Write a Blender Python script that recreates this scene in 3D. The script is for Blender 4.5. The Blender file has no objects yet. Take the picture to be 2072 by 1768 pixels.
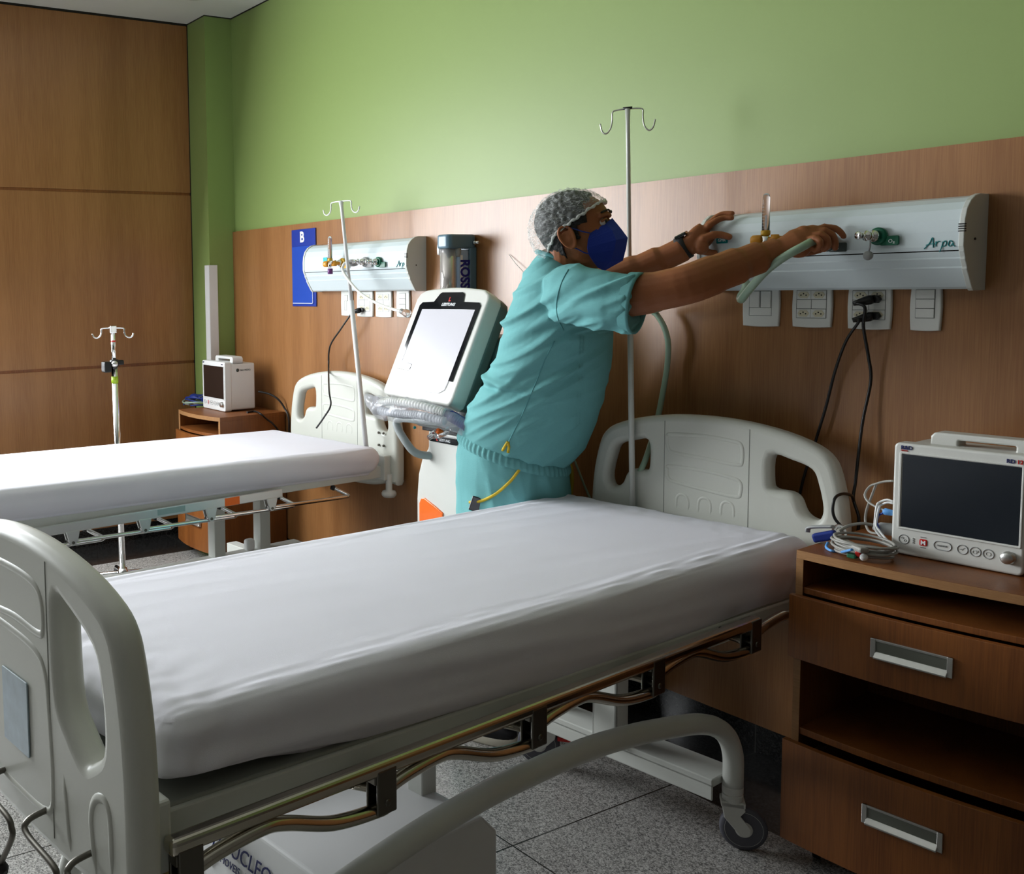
import bpy, bmesh, math, random
from mathutils import Vector, Matrix, noise
random.seed(7)
PI = math.pi
S = bpy.context.scene
COL = S.collection

# ---------------------------------------------------------------- camera
FPX, CX, CY, HC = 2031.17, 502.62, 754.01, 1.55
RW = ((0.48868469, 0.87225534, -0.01891811),      # camera right, down, forward in world axes
      (0.06456377, -0.05777929, -0.99623947),
      (-0.87006827, 0.48562555, -0.08455195))
cd = bpy.data.cameras.new('camera'); cam = bpy.data.objects.new('camera', cd); COL.objects.link(cam)
cam.matrix_world = Matrix(((RW[0][0], -RW[1][0], -RW[2][0], 0), (RW[0][1], -RW[1][1], -RW[2][1], 0),
                           (RW[0][2], -RW[1][2], -RW[2][2], HC), (0, 0, 0, 1)))
cd.sensor_fit = 'HORIZONTAL'; cd.sensor_width = 36.0
cd.lens = FPX * 36.0 / 2072
cd.shift_x = (1036 - CX) / 2072; cd.shift_y = (CY - 884) / 2072
cd.clip_start = 0.05
S.camera = cam

# ---------------------------------------------------------------- colour management and light
S.view_settings.view_transform = 'Standard'; S.view_settings.look = 'None'
S.view_settings.gamma = 1.0; S.view_settings.use_curve_mapping = False
S.view_settings.exposure = 0.12
S.cycles.max_bounces = 8; S.cycles.use_denoising = True
w = bpy.data.worlds.new('sky'); S.world = w; w.use_nodes = True
w.node_tree.nodes['Background'].inputs[0].default_value = (0.75, 0.87, 1.0, 1)
w.node_tree.nodes['Background'].inputs[1].default_value = 0.4

def area(name, loc, rot, sx, sy, power, color, spread=PI):
    l = bpy.data.lights.new(name, 'AREA'); l.shape = 'RECTANGLE'; l.size = sx; l.size_y = sy
    l.energy = power; l.color = color; l.spread = spread
    o = bpy.data.objects.new(name, l); o.location = loc; o.rotation_euler = rot; COL.objects.link(o)
    return o
# daylight entering the window of the left wall (the window is nearer the camera than the frame shows)
WIN = (-1.35, 1.40, 0.95, 2.60)      # y0, y1, z0, z1
area('daylight_window', (-5.66, (WIN[0]+WIN[1])/2, (WIN[2]+WIN[3])/2), (0, -PI/2+0.30, 0), WIN[3]-WIN[2], WIN[1]-WIN[0], 310, (0.93, 0.97, 1.0))

# ---------------------------------------------------------------- placing helpers
def ray(x, y):
    a = ((x-CX)/FPX, (y-CY)/FPX, 1.0)
    return Vector([sum(RW[k][i]*a[k] for k in range(3)) for i in range(3)])
C0 = Vector((0, 0, HC))
def AY(x, y, Y): d = ray(x, y); return C0 + d*(Y/d.y)
def AX(x, y, X): d = ray(x, y); return C0 + d*(X/d.x)
def AZ(x, y, Z): d = ray(x, y); return C0 + d*((Z-HC)/d.z)

# ---------------------------------------------------------------- tagging
def tag(o, label=None, cat=None, group=None, kind=None):
    if label: o['label'] = label
    if cat: o['category'] = cat
    if group: o['group'] = group
    if kind: o['kind'] = kind
    return o
def empty(name, loc=(0, 0, 0), rz=0.0, label=None, cat=None, group=None):
    o = bpy.data.objects.new(name, None); COL.objects.link(o)
    o.location = loc; o.rotation_euler = (0, 0, rz); o.empty_display_size = 0.05
    return tag(o, label, cat, group)
def children(o): return [c for c in bpy.data.objects if c.parent is o]
def copy_tree(o, parent=None):
    c = o.copy(); COL.objects.link(c); c.parent = parent
    for ch in children(o): copy_tree(ch, c)
    return c

# ---------------------------------------------------------------- materials
MATS = {}
def mat(name, rgb, rough=0.5, metal=0.0, spec=0.5, var=0.0, vscale=8.0, bump=0.0, bscale=60.0, trans=0.0, ior=1.45, alpha=1.0, emit=None, estr=0.0, coat=0.0, sss=0.0):
    m = bpy.data.materials.new(name); m.use_nodes = True
    nt = m.node_tree; b = nt.nodes['Principled BSDF']
    b.inputs['Base Color'].default_value = (*rgb, 1); b.inputs['Roughness'].default_value = rough
    b.inputs['Metallic'].default_value = metal; b.inputs['Specular IOR Level'].default_value = spec
    b.inputs['IOR'].default_value = ior; b.inputs['Transmission Weight'].default_value = trans
    b.inputs['Alpha'].default_value = alpha; b.inputs['Coat Weight'].default_value = coat
    if sss: b.inputs['Subsurface Weight'].default_value = sss; b.inputs['Subsurface Radius'].default_value = (0.01, 0.004, 0.002)
    if emit: b.inputs['Emission Color'].default_value = (*emit, 1); b.inputs['Emission Strength'].default_value = estr
    tc = nt.nodes.new('ShaderNodeTexCoord')
    if True:
        n = nt.nodes.new('ShaderNodeTexNoise'); n.inputs['Scale'].default_value = vscale; n.inputs['Detail'].default_value = 5
        nt.links.new(tc.outputs['Object'], n.inputs['Vector'])
        mx = nt.nodes.new('ShaderNodeMixRGB'); mx.blend_type = 'MULTIPLY'; mx.inputs['Fac'].default_value = 1.0
        mx.inputs['Color1'].default_value = (*rgb, 1)
        r = nt.nodes.new('ShaderNodeMapRange'); v = max(var, 0.03)
        r.inputs['To Min'].default_value = 1-v; r.inputs['To Max'].default_value = 1+v
        nt.links.new(n.outputs['Fac'], r.inputs['Value']); nt.links.new(r.outputs[0], mx.inputs['Color2'])
        nt.links.new(mx.outputs[0], b.inputs['Base Color'])
    if bump:
        n2 = nt.nodes.new('ShaderNodeTexNoise'); n2.inputs['Scale'].default_value = bscale; n2.inputs['Detail'].default_value = 3
        nt.links.new(tc.outputs['Object'], n2.inputs['Vector'])
        bp = nt.nodes.new('ShaderNodeBump'); bp.inputs['Strength'].default_value = bump; bp.inputs['Distance'].default_value = 0.002
        nt.links.new(n2.outputs['Fac'], bp.inputs['Height']); nt.links.new(bp.outputs[0], b.inputs['Normal'])
    MATS[name] = m
    return m
def wood(name, dark, light, rough=0.38, horizontal=False, coat=0.0):
    m = bpy.data.materials.new(name); m.use_nodes = True; nt = m.node_tree; b = nt.nodes['Principled BSDF']
    tc = nt.nodes.new('ShaderNodeTexCoord')
    def nz(sc, det, s):
        mp = nt.nodes.new('ShaderNodeMapping'); mp.inputs['Scale'].default_value = sc
        nt.links.new(tc.outputs['Object'], mp.inputs['Vector'])
        n = nt.nodes.new('ShaderNodeTexNoise'); n.inputs['Scale'].default_value = s; n.inputs['Detail'].default_value = det
        nt.links.new(mp.outputs[0], n.inputs['Vector']); return n
    f = nz((1, 14, 14) if horizontal else (14, 14, 0.35), 8, 22)
    g = nz((0.3, 3, 3) if horizontal else (3, 3, 0.12), 3, 3)
    ad = nt.nodes.new('ShaderNodeMath'); ad.operation = 'ADD'
    nt.links.new(f.outputs['Fac'], ad.inputs[0]); nt.links.new(g.outputs['Fac'], ad.inputs[1])
    cr = nt.nodes.new('ShaderNodeValToRGB')
    cr.color_ramp.elements[0].position = 0.38; cr.color_ramp.elements[0].color = (*dark, 1)
    cr.color_ramp.elements[1].position = 0.62; cr.color_ramp.elements[1].color = (*light, 1)
    hf = nt.nodes.new('ShaderNodeMath'); hf.operation = 'MULTIPLY'; hf.inputs[1].default_value = 0.5
    nt.links.new(ad.outputs[0], hf.inputs[0]); nt.links.new(hf.outputs[0], cr.inputs['Fac'])
    nt.links.new(cr.outputs[0], b.inputs['Base Color']); b.inputs['Roughness'].default_value = rough
    b.inputs['Coat Weight'].default_value = coat
    bp = nt.nodes.new('ShaderNodeBump'); bp.inputs['Strength'].default_value = 0.08; bp.inputs['Distance'].default_value = 0.001
    nt.links.new(f.outputs['Fac'], bp.inputs['Height']); nt.links.new(bp.outputs[0], b.inputs['Normal'])
    MATS[name] = m; return m
def granite(name, cols, rough, ox, oy, joint, jcol, cell=210.0):
    m = bpy.data.materials.new(name); m.use_nodes = True; nt = m.node_tree; b = nt.nodes['Principled BSDF']
    tc = nt.nodes.new('ShaderNodeTexCoord')
    v = nt.nodes.new('ShaderNodeTexVoronoi'); v.inputs['Scale'].default_value = cell
    nt.links.new(tc.outputs['Object'], v.inputs['Vector'])
    sp = nt.nodes.new('ShaderNodeSeparateColor'); nt.links.new(v.outputs['Color'], sp.inputs[0])
    n = nt.nodes.new('ShaderNodeTexNoise'); n.inputs['Scale'].default_value = 60; n.inputs['Detail'].default_value = 4
    nt.links.new(tc.outputs['Object'], n.inputs['Vector'])
    mm = nt.nodes.new('ShaderNodeMath'); mm.operation = 'MULTIPLY_ADD'; mm.inputs[1].default_value = 0.6
    ms = nt.nodes.new('ShaderNodeMath'); ms.operation = 'MULTIPLY'; ms.inputs[1].default_value = 0.5
    nt.links.new(n.outputs['Fac'], ms.inputs[0]); nt.links.new(sp.outputs[0], mm.inputs[0]); nt.links.new(ms.outputs[0], mm.inputs[2])
    cr = nt.nodes.new('ShaderNodeValToRGB'); e = cr.color_ramp.elements
    e[0].position = 0.2; e[0].color = (*cols[0], 1); e[1].position = 0.85; e[1].color = (*cols[2], 1)
    k = e.new(0.48); k.color = (*cols[1], 1)
    nt.links.new(mm.outputs[0], cr.inputs['Fac'])
    mp = nt.nodes.new('ShaderNodeMapping'); mp.inputs['Location'].default_value = (ox, oy, 0)
    nt.links.new(tc.outputs['Object'], mp.inputs['Vector'])
    br = nt.nodes.new('ShaderNodeTexBrick'); br.offset = 0; br.inputs['Scale'].default_value = 1
    br.inputs['Brick Width'].default_value = joint; br.inputs['Row Height'].default_value = joint
    br.inputs['Mortar Size'].default_value = 0.0024; br.inputs['Mortar Smooth'].default_value = 0.1
    nt.links.new(mp.outputs[0], br.inputs['Vector'])
    mx = nt.nodes.new('ShaderNodeMixRGB'); nt.links.new(br.outputs['Fac'], mx.inputs['Fac'])
    nt.links.new(cr.outputs[0], mx.inputs['Color1']); mx.inputs['Color2'].default_value = (*jcol, 1)
    nt.links.new(mx.outputs[0], b.inputs['Base Color']); b.inputs['Roughness'].default_value = rough
    MATS[name] = m; return m

wood('laminate', (0.235, 0.098, 0.030), (0.335, 0.155, 0.054), 0.33)
wood('cabinet_laminate', (0.150, 0.044, 0.008), (0.250, 0.083, 0.016), 0.42)
wood('cabinet_edge', (0.30, 0.15, 0.06), (0.40, 0.21, 0.09), 0.35, horizontal=True)
mat('green_paint', (0.235, 0.325, 0.098), 0.45, var=0.03, vscale=1.5, bump=0.03, bscale=300)
mat('ceiling_paint', (0.62, 0.62, 0.585), 0.8)
mat('dark_gap', (0.012, 0.010, 0.008), 0.9)
mat('plain_wall', (0.09, 0.085, 0.075), 0.8)
granite('floor_granite', ((0.07, 0.07, 0.07), (0.25, 0.242, 0.228), (0.50, 0.485, 0.46)), 0.22, 1.972, -1.908, 0.667, (0.02, 0.018, 0.015), 300.0)
granite('black_granite', ((0.004, 0.004, 0.004), (0.009, 0.009, 0.009), (0.03, 0.03, 0.03)), 0.16, 1.972, -2.575, 0.667, (0.05, 0.05, 0.045))
mat('bed_plastic', (0.60, 0.61, 0.55), 0.38, var=0.04, vscale=3)
mat('bed_seam', (0.30, 0.31, 0.28), 0.6)
mat('bed_paint', (0.62, 0.635, 0.59), 0.35, var=0.05, vscale=4)
mat('bed_paint_dark', (0.30, 0.315, 0.28), 0.45, var=0.06, vscale=4)
mat('pale_steel', (0.66, 0.67, 0.66), 0.30, 0.7)
mat('bright_steel', (0.62, 0.58, 0.50), 0.17, 1.0)
mat('chrome', (0.80, 0.80, 0.80), 0.10, 1.0)
mat('dark_steel', (0.16, 0.15, 0.13), 0.35, 1.0)
mat('aluminium', (0.62, 0.62, 0.60), 0.32, 1.0, bump=0.05, bscale=200)
mat('sheet', (0.80, 0.79, 0.86), 0.85, var=0.02, vscale=5, bump=0.18, bscale=700, spec=0.2)
mat('rubber', (0.018, 0.018, 0.020), 0.6)
mat('grey_rubber', (0.10, 0.10, 0.12), 0.55)
mat('white_plastic', (0.74, 0.75, 0.74), 0.32)
mat('offwhite_plastic', (0.66, 0.66, 0.62), 0.36)
mat('grey_plastic', (0.33, 0.34, 0.34), 0.4)
mat('dark_grey_plastic', (0.045, 0.06, 0.055), 0.4)
mat('green_grey_plastic', (0.085, 0.125, 0.115), 0.42)
mat('panel_white', (0.62, 0.70, 0.72), 0.25, var=0.02, vscale=3)
mat('panel_cap', (0.60, 0.62, 0.58), 0.4)
mat('plate_white', (0.72, 0.73, 0.69), 0.3)
mat('socket_cream', (0.62, 0.58, 0.42), 0.4)
mat('black', (0.008, 0.008, 0.008), 0.35)
mat('black_gloss', (0.006, 0.007, 0.009), 0.08, coat=0.5)
mat('screen_off', (0.012, 0.016, 0.022), 0.22)
mat('screen_off_brown', (0.020, 0.012, 0.009), 0.20)
mat('screen_glare', (0.25, 0.25, 0.28), 0.25, emit=(0.93, 0.94, 1.0), estr=0.46)  # emission stands in for the window's reflection on the glass
mat('teal', (0.0, 0.22, 0.23), 0.35)
mat('cyan_label', (0.01, 0.42, 0.45), 0.35)
mat('green_gas', (0.0, 0.11, 0.055), 0.3)
mat('yellow_gas', (0.62, 0.36, 0.02), 0.35)
mat('amber', (0.62, 0.27, 0.02), 0.35)
mat('purple', (0.13, 0.03, 0.16), 0.4)
mat('clear_plastic', (0.86, 0.88, 0.9), 0.06, trans=0.92, ior=1.25)
mat('clear_film', (0.80, 0.82, 0.88), 0.14, alpha=0.30, spec=0.9, bump=1.0, bscale=45)
mat('blue_sign', (0.010, 0.035, 0.28), 0.3)
mat('blue_sign_light', (0.02, 0.07, 0.40), 0.2)
mat('white_ink', (0.85, 0.86, 0.88), 0.5)
mat('blue_ink', (0.01, 0.012, 0.22), 0.5)
mat('navy_ink', (0.01, 0.015, 0.10), 0.5)
mat('red', (0.55, 0.015, 0.01), 0.35)
mat('orange', (0.95, 0.17, 0.01), 0.4)
mat('orange_lamp', (0.95, 0.17, 0.02), 0.25, coat=0.5)
mat('steel_blue', (0.11, 0.19, 0.25), 0.3)
mat('canister_blue', (0.36, 0.48, 0.68), 0.15, coat=0.4)
mat('canister_clear', (0.62, 0.58, 0.56), 0.08, metal=0.55)
mat('green_hose', (0.34, 0.48, 0.36), 0.3, coat=0.3)
mat('white_hose', (0.78, 0.78, 0.74), 0.4)
mat('yellow_tube', (0.50, 0.40, 0.03), 0.4)
mat('grey_cable', (0.32, 0.31, 0.28), 0.45)
mat('blue_cable', (0.01, 0.03, 0.22), 0.45)
mat('light_blue', (0.12, 0.35, 0.75), 0.45)
mat('brass', (0.50, 0.36, 0.16), 0.35, 0.3)
mat('green_plastic', (0.01, 0.13, 0.06), 0.4)
mat('lime', (0.30, 0.45, 0.02), 0.4)
mat('handle_grey', (0.36, 0.39, 0.39), 0.35)
mat('grey_tube', (0.50, 0.52, 0.56), 0.4)
mat('net_band', (0.72, 0.74, 0.70), 0.8, alpha=0.75, var=0.2, vscale=60)
mat('white_light', (0.8, 0.8, 0.8), 0.5)

# ---------------------------------------------------------------- mesh helpers
class MB:
    def __init__(s): s.v = []; s.f = []; s.sm = []
    def add(s, vs, fs, smooth=False):
        o = len(s.v); s.v += [tuple(p) for p in vs]; s.f += [tuple(i+o for i in f) for f in fs]; s.sm += [smooth]*len(fs)
    def box(s, x0, x1, y0, y1, z0, z1, M=None):
        p = [Vector((x, y, z)) for z in (z0, z1) for y in (y0, y1) for x in (x0, x1)]
        if M: p = [M @ q for q in p]
        s.add(p, [(0, 2, 3, 1), (4, 5, 7, 6), (0, 1, 5, 4), (1, 3, 7, 5), (3, 2, 6, 7), (2, 0, 4, 6)])
        return s
    def rings(s, rs, cap=True, smooth=True, closed=False):
        n = len(rs[0]); vs = [p for r in rs for p in r]; fs = []
        m = len(rs)
        for i in range(m if closed else m-1):
            a = i*n; b = ((i+1) % m)*n
            for j in range(n):
                k = (j+1) % n; fs.append((a+j, a+k, b+k, b+j))
        o = len(s.v); s.add(vs, fs, smooth)
        if cap and not closed:
            s.f.append(tuple(o+j for j in reversed(range(n)))); s.sm.append(False)
            s.f.append(tuple(o+(m-1)*n+j for j in range(n))); s.sm.append(False)
        return s
    def tube(s, pts, r, n=10, cap=True, closed=False, flat=1.0):
        pts = [Vector(p) for p in pts]; rs = []; m = len(pts); up = None
        for i, p in enumerate(pts):
            if closed: t = pts[(i+1) % m]-pts[i-1]
            else: t = pts[min(i+1, m-1)]-pts[max(i-1, 0)]
            if t.length < 1e-9: t = Vector((0, 0, 1))
            t.normalize()
            if up is None: up = Vector((0, 0, 1)) if abs(t.z) < 0.9 else Vector((1, 0, 0))
            a = t.cross(up)
            if a.length < 1e-6: a = t.cross(Vector((0, 1, 0)))
            a.normalize(); b = a.cross(t).normalized(); up = b
            rr = r[i] if isinstance(r, (list, tuple)) else r
            rs.append([p + a*rr*math.cos(2*PI*j/n)*flat + b*rr*math.sin(2*PI*j/n) for j in range(n)])
        return s.rings(rs, cap, True, closed)
    def cyl(s, a, b, r, r2=None, n=20):
        return s.tube([a, b], [r, r if r2 is None else r2], n)
    def lathe(s, c, prof, axis=(0, 0, 1), n=24):
        ax = Vector(axis).normalized(); u = ax.orthogonal().normalized(); w_ = ax.cross(u); c = Vector(c)
        rs = [[c + ax*h + (u*math.cos(2*PI*j/n) + w_*math.sin(2*PI*j/n))*max(r, 1e-5) for j in range(n)] for r, h in prof]
        return s.rings(rs, True, True)
    def prism(s, poly, fn, d0, d1):
        n = len(poly); vs = [fn(a, b, d0) for a, b in poly] + [fn(a, b, d1) for a, b in poly]
        fs = [tuple(range(n))[::-1], tuple(range(n, 2*n))] + [(i, (i+1) % n, n+(i+1) % n, n+i) for i in range(n)]
        s.add(vs, fs); return s
    def ball(s, c, rx, ry=None, rz=None, n=16, M=None):
        ry = ry or rx; rz = rz or rx; rs = []
        for i in range(n//2+1):
            t = PI*i/(n//2)
            ring = []
            for j in range(n):
                a = 2*PI*j/n; q = Vector((rx*max(math.sin(t), 1e-4)*math.cos(a), ry*max(math.sin(t), 1e-4)*math.sin(a), rz*math.cos(t)))
                if M: q = M @ q
                ring.append(Vector(c)+q)
            rs.append(ring)
        return s.rings(rs, True, True)
    def build(s, name, m, parent=None, bevel=0.0, seg=2, sub=0, M=None, loc=None, recalc=True):
        me = bpy.data.meshes.new(name)
        v = s.v if M is None else [tuple(M @ Vector(p)) for p in s.v]
        me.from_pydata(v, [], s.f); me.update()
        me.polygons.foreach_set('use_smooth', s.sm)
        if recalc:
            bm = bmesh.new(); bm.from_mesh(me); bmesh.ops.recalc_face_normals(bm, faces=bm.faces); bm.to_mesh(me); bm.free()
        mats = m if isinstance(m, (list, tuple)) else [m]
        for q in mats: me.materials.append(MATS[q] if isinstance(q, str) else q)
        o = bpy.data.objects.new(name, me); COL.objects.link(o)
        if parent: o.parent = parent
        if loc: o.location = loc
        if bevel:
            b = o.modifiers.new('bevel', 'BEVEL'); b.width = bevel; b.segments = seg; b.limit_method = 'ANGLE'; b.angle_limit = 0.6; b.harden_normals = False
        if sub:
            q = o.modifiers.new('sub', 'SUBSURF'); q.levels = sub; q.render_levels = sub
        return o
def smooth(pts, k=6, closed=False):
    P = [Vector(p) for p in pts]; n = len(P); out = []
    rng = range(n if closed else n-1)
    for i in rng:
        if closed: a, b, c, d = P[i-1], P[i], P[(i+1) % n], P[(i+2) % n]
        else: a, b, c, d = P[max(i-1, 0)], P[i], P[i+1], P[min(i+2, n-1)]
        for j in range(k):
            t = j/k
            out.append(0.5*((2*b)+(c-a)*t+(2*a-5*b+4*c-d)*t*t+(3*b-a-3*c+d)*t**3))
    if not closed: out.append(P[-1])
    return out
def to_mesh(o, name, m, parent=None, M=None):
    dg = bpy.context.evaluated_depsgraph_get(); dg.update()
    me = bpy.data.meshes.new_from_object(o.evaluated_get(dg))
    bpy.data.objects.remove(o)
    me.name = name
    if M: me.transform(M)
    me.materials.clear(); me.materials.append(MATS[m])
    q = bpy.data.objects.new(name, me); COL.objects.link(q)
    if parent: q.parent = parent
    return q
def plate(name, outline, holes, th, bev, m, parent=None, M=None, res=3):
    """flat shape in the local x-z plane with holes, thickness th along y, rounded edges"""
    cu = bpy.data.curves.new(name, 'CURVE'); cu.dimensions = '2D'; cu.fill_mode = 'BOTH'
    cu.extrude = max(th/2-bev, 0.0002); cu.bevel_depth = bev; cu.bevel_resolution = res; cu.offset = -bev
    for pl in [outline]+holes:
        sp = cu.splines.new('POLY'); sp.points.add(len(pl)-1); sp.use_cyclic_u = True
        for i, (a, b) in enumerate(pl): sp.points[i].co = (a, b, 0, 1)
    o = bpy.data.objects.new(name, cu); COL.objects.link(o)
    R = Matrix.Rotation(PI/2, 4, 'X')
    q = to_mesh(o, name, m, parent, (M @ R) if M else R)
    q.data.polygons.foreach_set('use_smooth', [True]*len(q.data.polygons))
    md = q.modifiers.new('ws', 'WEIGHTED_NORMAL'); md.keep_sharp = True
    return q
def sm2(pl, k=5, closed=True): return [(p.x, p.y) for p in smooth([(a, b, 0) for a, b in pl], k, closed)]
def rrect(x0, x1, z0, z1, r, k=5):
    out = []
    for cx, cz, a0 in ((x1-r, z1-r, 0), (x0+r, z1-r, 90), (x0+r, z0+r, 180), (x1-r, z0+r, 270)):
        for i in range(k+1):
            a = math.radians(a0+90*i/k); out.append((cx+r*math.cos(a), cz+r*math.sin(a)))
    return out
def text(name, s, size, m, M, parent=None, depth=0.0006, bold=0.0, shear=0.0, space=1.0, align='LEFT'):
    cu = bpy.data.curves.new(name, 'FONT'); cu.body = s; cu.size = size; cu.extrude = depth; cu.offset = bold
    cu.shear = shear; cu.space_character = space; cu.align_x = align; cu.resolution_u = 3
    o = bpy.data.objects.new(name, cu); COL.objects.link(o)
    return to_mesh(o, name, m, parent, M)
def axes(o, x, y):
    """matrix whose x axis is x, y axis is y, origin o"""
    x = Vector(x).normalized(); y = Vector(y); y = (y - x*x.dot(y)).normalized(); z = x.cross(y); o = Vector(o)
    return Matrix(((x.x, y.x, z.x, o.x), (x.y, y.y, z.y, o.y), (x.z, y.z, z.z, o.z), (0, 0, 0, 1)))
UPW = ((1, 0, 0), (0, 0, 1))      # text on a wall facing -Y

# ================================================================ ROOM
XL, XR, YF, YB, ZC = -5.72, 1.3, -2.6, 2.988, 3.177
YP = 2.97                                # face of the laminate panel on the back wall
def st(o): o['kind'] = 'structure'; return o
st(MB().box(-5.30, XR+0.15, YF-0.15, 2.575, -0.1, 0).build('floor', 'floor_granite'))
st(MB().box(-5.30, XR+0.15, 2.575, YB+0.15, -0.1, 0).build('trim_1', 'black_granite'))
st(MB().box(XL-0.15, -5.30, YF-0.15, YB+0.15, -0.1, 0).build('trim_2', 'black_granite'))
st(MB().box(XL-0.15, XR+0.15, YF-0.15, YB+0.15, ZC, ZC+0.1).build('ceiling', 'ceiling_paint'))
st(MB().box(XL-0.15, XR+0.15, YB, YB+0.12, 0, ZC).build('wall_back', 'green_paint'))
st(MB().box(-5.487, XR, YP, YB, 0.098, 1.893).build('trim_3', 'laminate'))          # laminate wainscot
st(MB().box(-5.487, XR, 2.976, YB, 0, 0.097).build('baseboard_back', 'black_granite'))
# pillar in the corner
st(MB().box(XL, -5.487, 2.806, YB, 0, ZC).build('wall_corner_pillar', 'green_paint'))
st(MB().box(XL+0.001, -5.485, 2.803, 2.806, ZC-0.006, ZC).box(-5.487, -5.484, 2.806, YB, ZC-0.006, ZC).box(-5.487, XR, 2.984, YB, ZC-0.006, ZC).build('trim_4', 'dark_gap'))
# left wall, laminate in three courses, window further toward the camera
y0, y1, z0, z1 = WIN
mb = MB()
for a, b, c, d in ((YF, y0, 0.0, ZC), (y1, 2.81, 0.0, ZC), (y0, y1, 0.0, z0), (y0, y1, z1, ZC)):
    mb.box(XL-0.12, XL-0.012, a, b, c, d)
st(mb.build('wall_left', 'plain_wall'))
for i, (a, b) in enumerate(((2.147, ZC-0.014), (1.098, 2.130), (0.10, 1.080))):
    m_ = MB()
    m_.box(XL-0.012, XL, y1+0.02, 2.80, a, b)
    st(m_.build('trim_%d' % (5+i), 'laminate'))
st(MB().box(XL-0.012, XL-0.006, y1+0.02, 2.80, 0.1, ZC).build('trim_8', 'cabinet_laminate'))
st(MB().box(XL-0.012, XL+0.0015, 2.80, 2.806, 0, ZC).box(XL-0.012, XL+0.001, y1, 2.80, ZC-0.012, ZC).build('trim_9', 'dark_gap'))
st(MB().box(XL-0.012, XL, y1+0.02, 2.80, 0, 0.1).build('baseboard_left', 'black_granite'))
st(MB().box(XR, XR+0.12, YF, YB, 0, ZC).build('wall_right', 'plain_wall'))
st(MB().box(XL-0.15, XR+0.15, YF-0.12, YF, 0, ZC).build('wall_front', 'plain_wall'))
wf = MB()
for a, b, c, d in ((y0, y1, z0, z0+0.05), (y0, y1, z1-0.05, z1), (y0, y0+0.05, z0, z1), (y1-0.05, y1, z0, z1), ((y0+y1)/2-0.03, (y0+y1)/2+0.03, z0, z1)):
    wf.box(XL-0.11, XL-0.04, a, b, c, d)
wo = st(wf.build('window_1', 'white_plastic'))
MB().box(XL-0.08, XL-0.075, y0, y1, z0, z1).build('pane', 'clear_plastic', wo)
# white corner guard on the pillar
g = MB(); g.box(-5.540, -5.481, 2.797, 2.806, 0.08, 1.69).box(-5.487, -5.480, 2.797, 2.856, 0.08, 1.69)
tag(g.build('corner_guard', 'white_light', bevel=0.002), 'tall white plastic guard strip on the corner of the green pillar', 'corner guard')
# ceiling lamp whose rim touches the top of the picture
cl = empty('ceiling_light', (0, 0, 0), 0, 'round ceiling light above the wood wall at the top edge', 'ceiling light')
c_ = AZ(395, -17, ZC); 
MB().lathe((c_.x, c_.y, ZC), [(0.13, -0.0005), (0.13, -0.012), (0.11, -0.016), (0.10, -0.010), (0.001, -0.010)]).build('rim', 'aluminium', cl)
MB().lathe((c_.x, c_.y, ZC), [(0.10, -0.011), (0.06, -0.015), (0.001, -0.016)]).build('diffuser', 'white_light', cl)

# ================================================================ WALL-MOUNTED THINGS
PROF = [(2.97, 1.752), (2.925, 1.752), (2.905, 1.747), (2.885, 1.735), (2.869, 1.716), (2.860, 1.69), (2.857, 1.66), (2.857, 1.622), (2.860, 1.612)]
LOWER = [(2.8605, 1.609), (2.868, 1.594), (2.8665, 1.590), (2.878, 1.570), (2.8765, 1.566), (2.905, 1.517), (2.912, 1.511), (2.97, 1.511)]
def gas_panel(x0, x1, label, dz, cap_r=True):
    t = empty('bedhead_gas_panel', ((x0+x1)/2, YP, 1.51+dz), 0, label, 'medical panel')
    I = Matrix.Translation((-(x0+x1)/2, -YP, -1.51))
    up = MB(); fn = lambda a, b, d: (d, a, b)
    up.prism([p for p in PROF]+[(2.97, 1.612)], fn, x0+0.012, x1-0.012)
    o = up.build('upper_cover', 'panel_white', t, M=I)
    lo = MB(); lo.prism(LOWER+[(2.97, 1.609)][::-1], fn, x0+0.012, x1-0.012)
    lo.build('lower_cover', 'panel_white', t, M=I)
    MB().box(x0+0.012, x1-0.012, 2.866, 2.965, 1.606, 1.6135).build('seam', 'dark_gap', t, M=I)
    full = PROF+LOWER
    for s, a, b in ((-1, x0, x0+0.0135), (1, x1-0.0135, x1)):
        grow = [(YP-(YP-y)*1.03 if y < 2.969 else y, 1.63+(z-1.63)*1.035) for y, z in full]
        MB().prism(grow, fn, a, b).build('end_cap', 'panel_cap', t, bevel=0.004, seg=3, M=I)
    return t, I
p1, I1 = gas_panel(-2.135, -1.357, 'long white gas panel behind the reaching man, above the near bed', 0)
p2, I2 = gas_panel(-4.505, -3.630, 'white gas panel with dangling hoses above the far bed beside the blue board', 0.012)
J1 = I1; J2 = I2
def vents(t, J, x):
    m_ = MB()
    for k in range(4): m_.box(x-0.016, x-0.001, 2.857-0.0035+0.0015*k*0, 2.862, 1.676-k*0.006, 1.679-k*0.006)
    m_.build('vent_slots', 'black', t, M=J)
vents(p1, J1, -1.357+0.0015)
vents(p2, J2, -3.630+0.0015)
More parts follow.
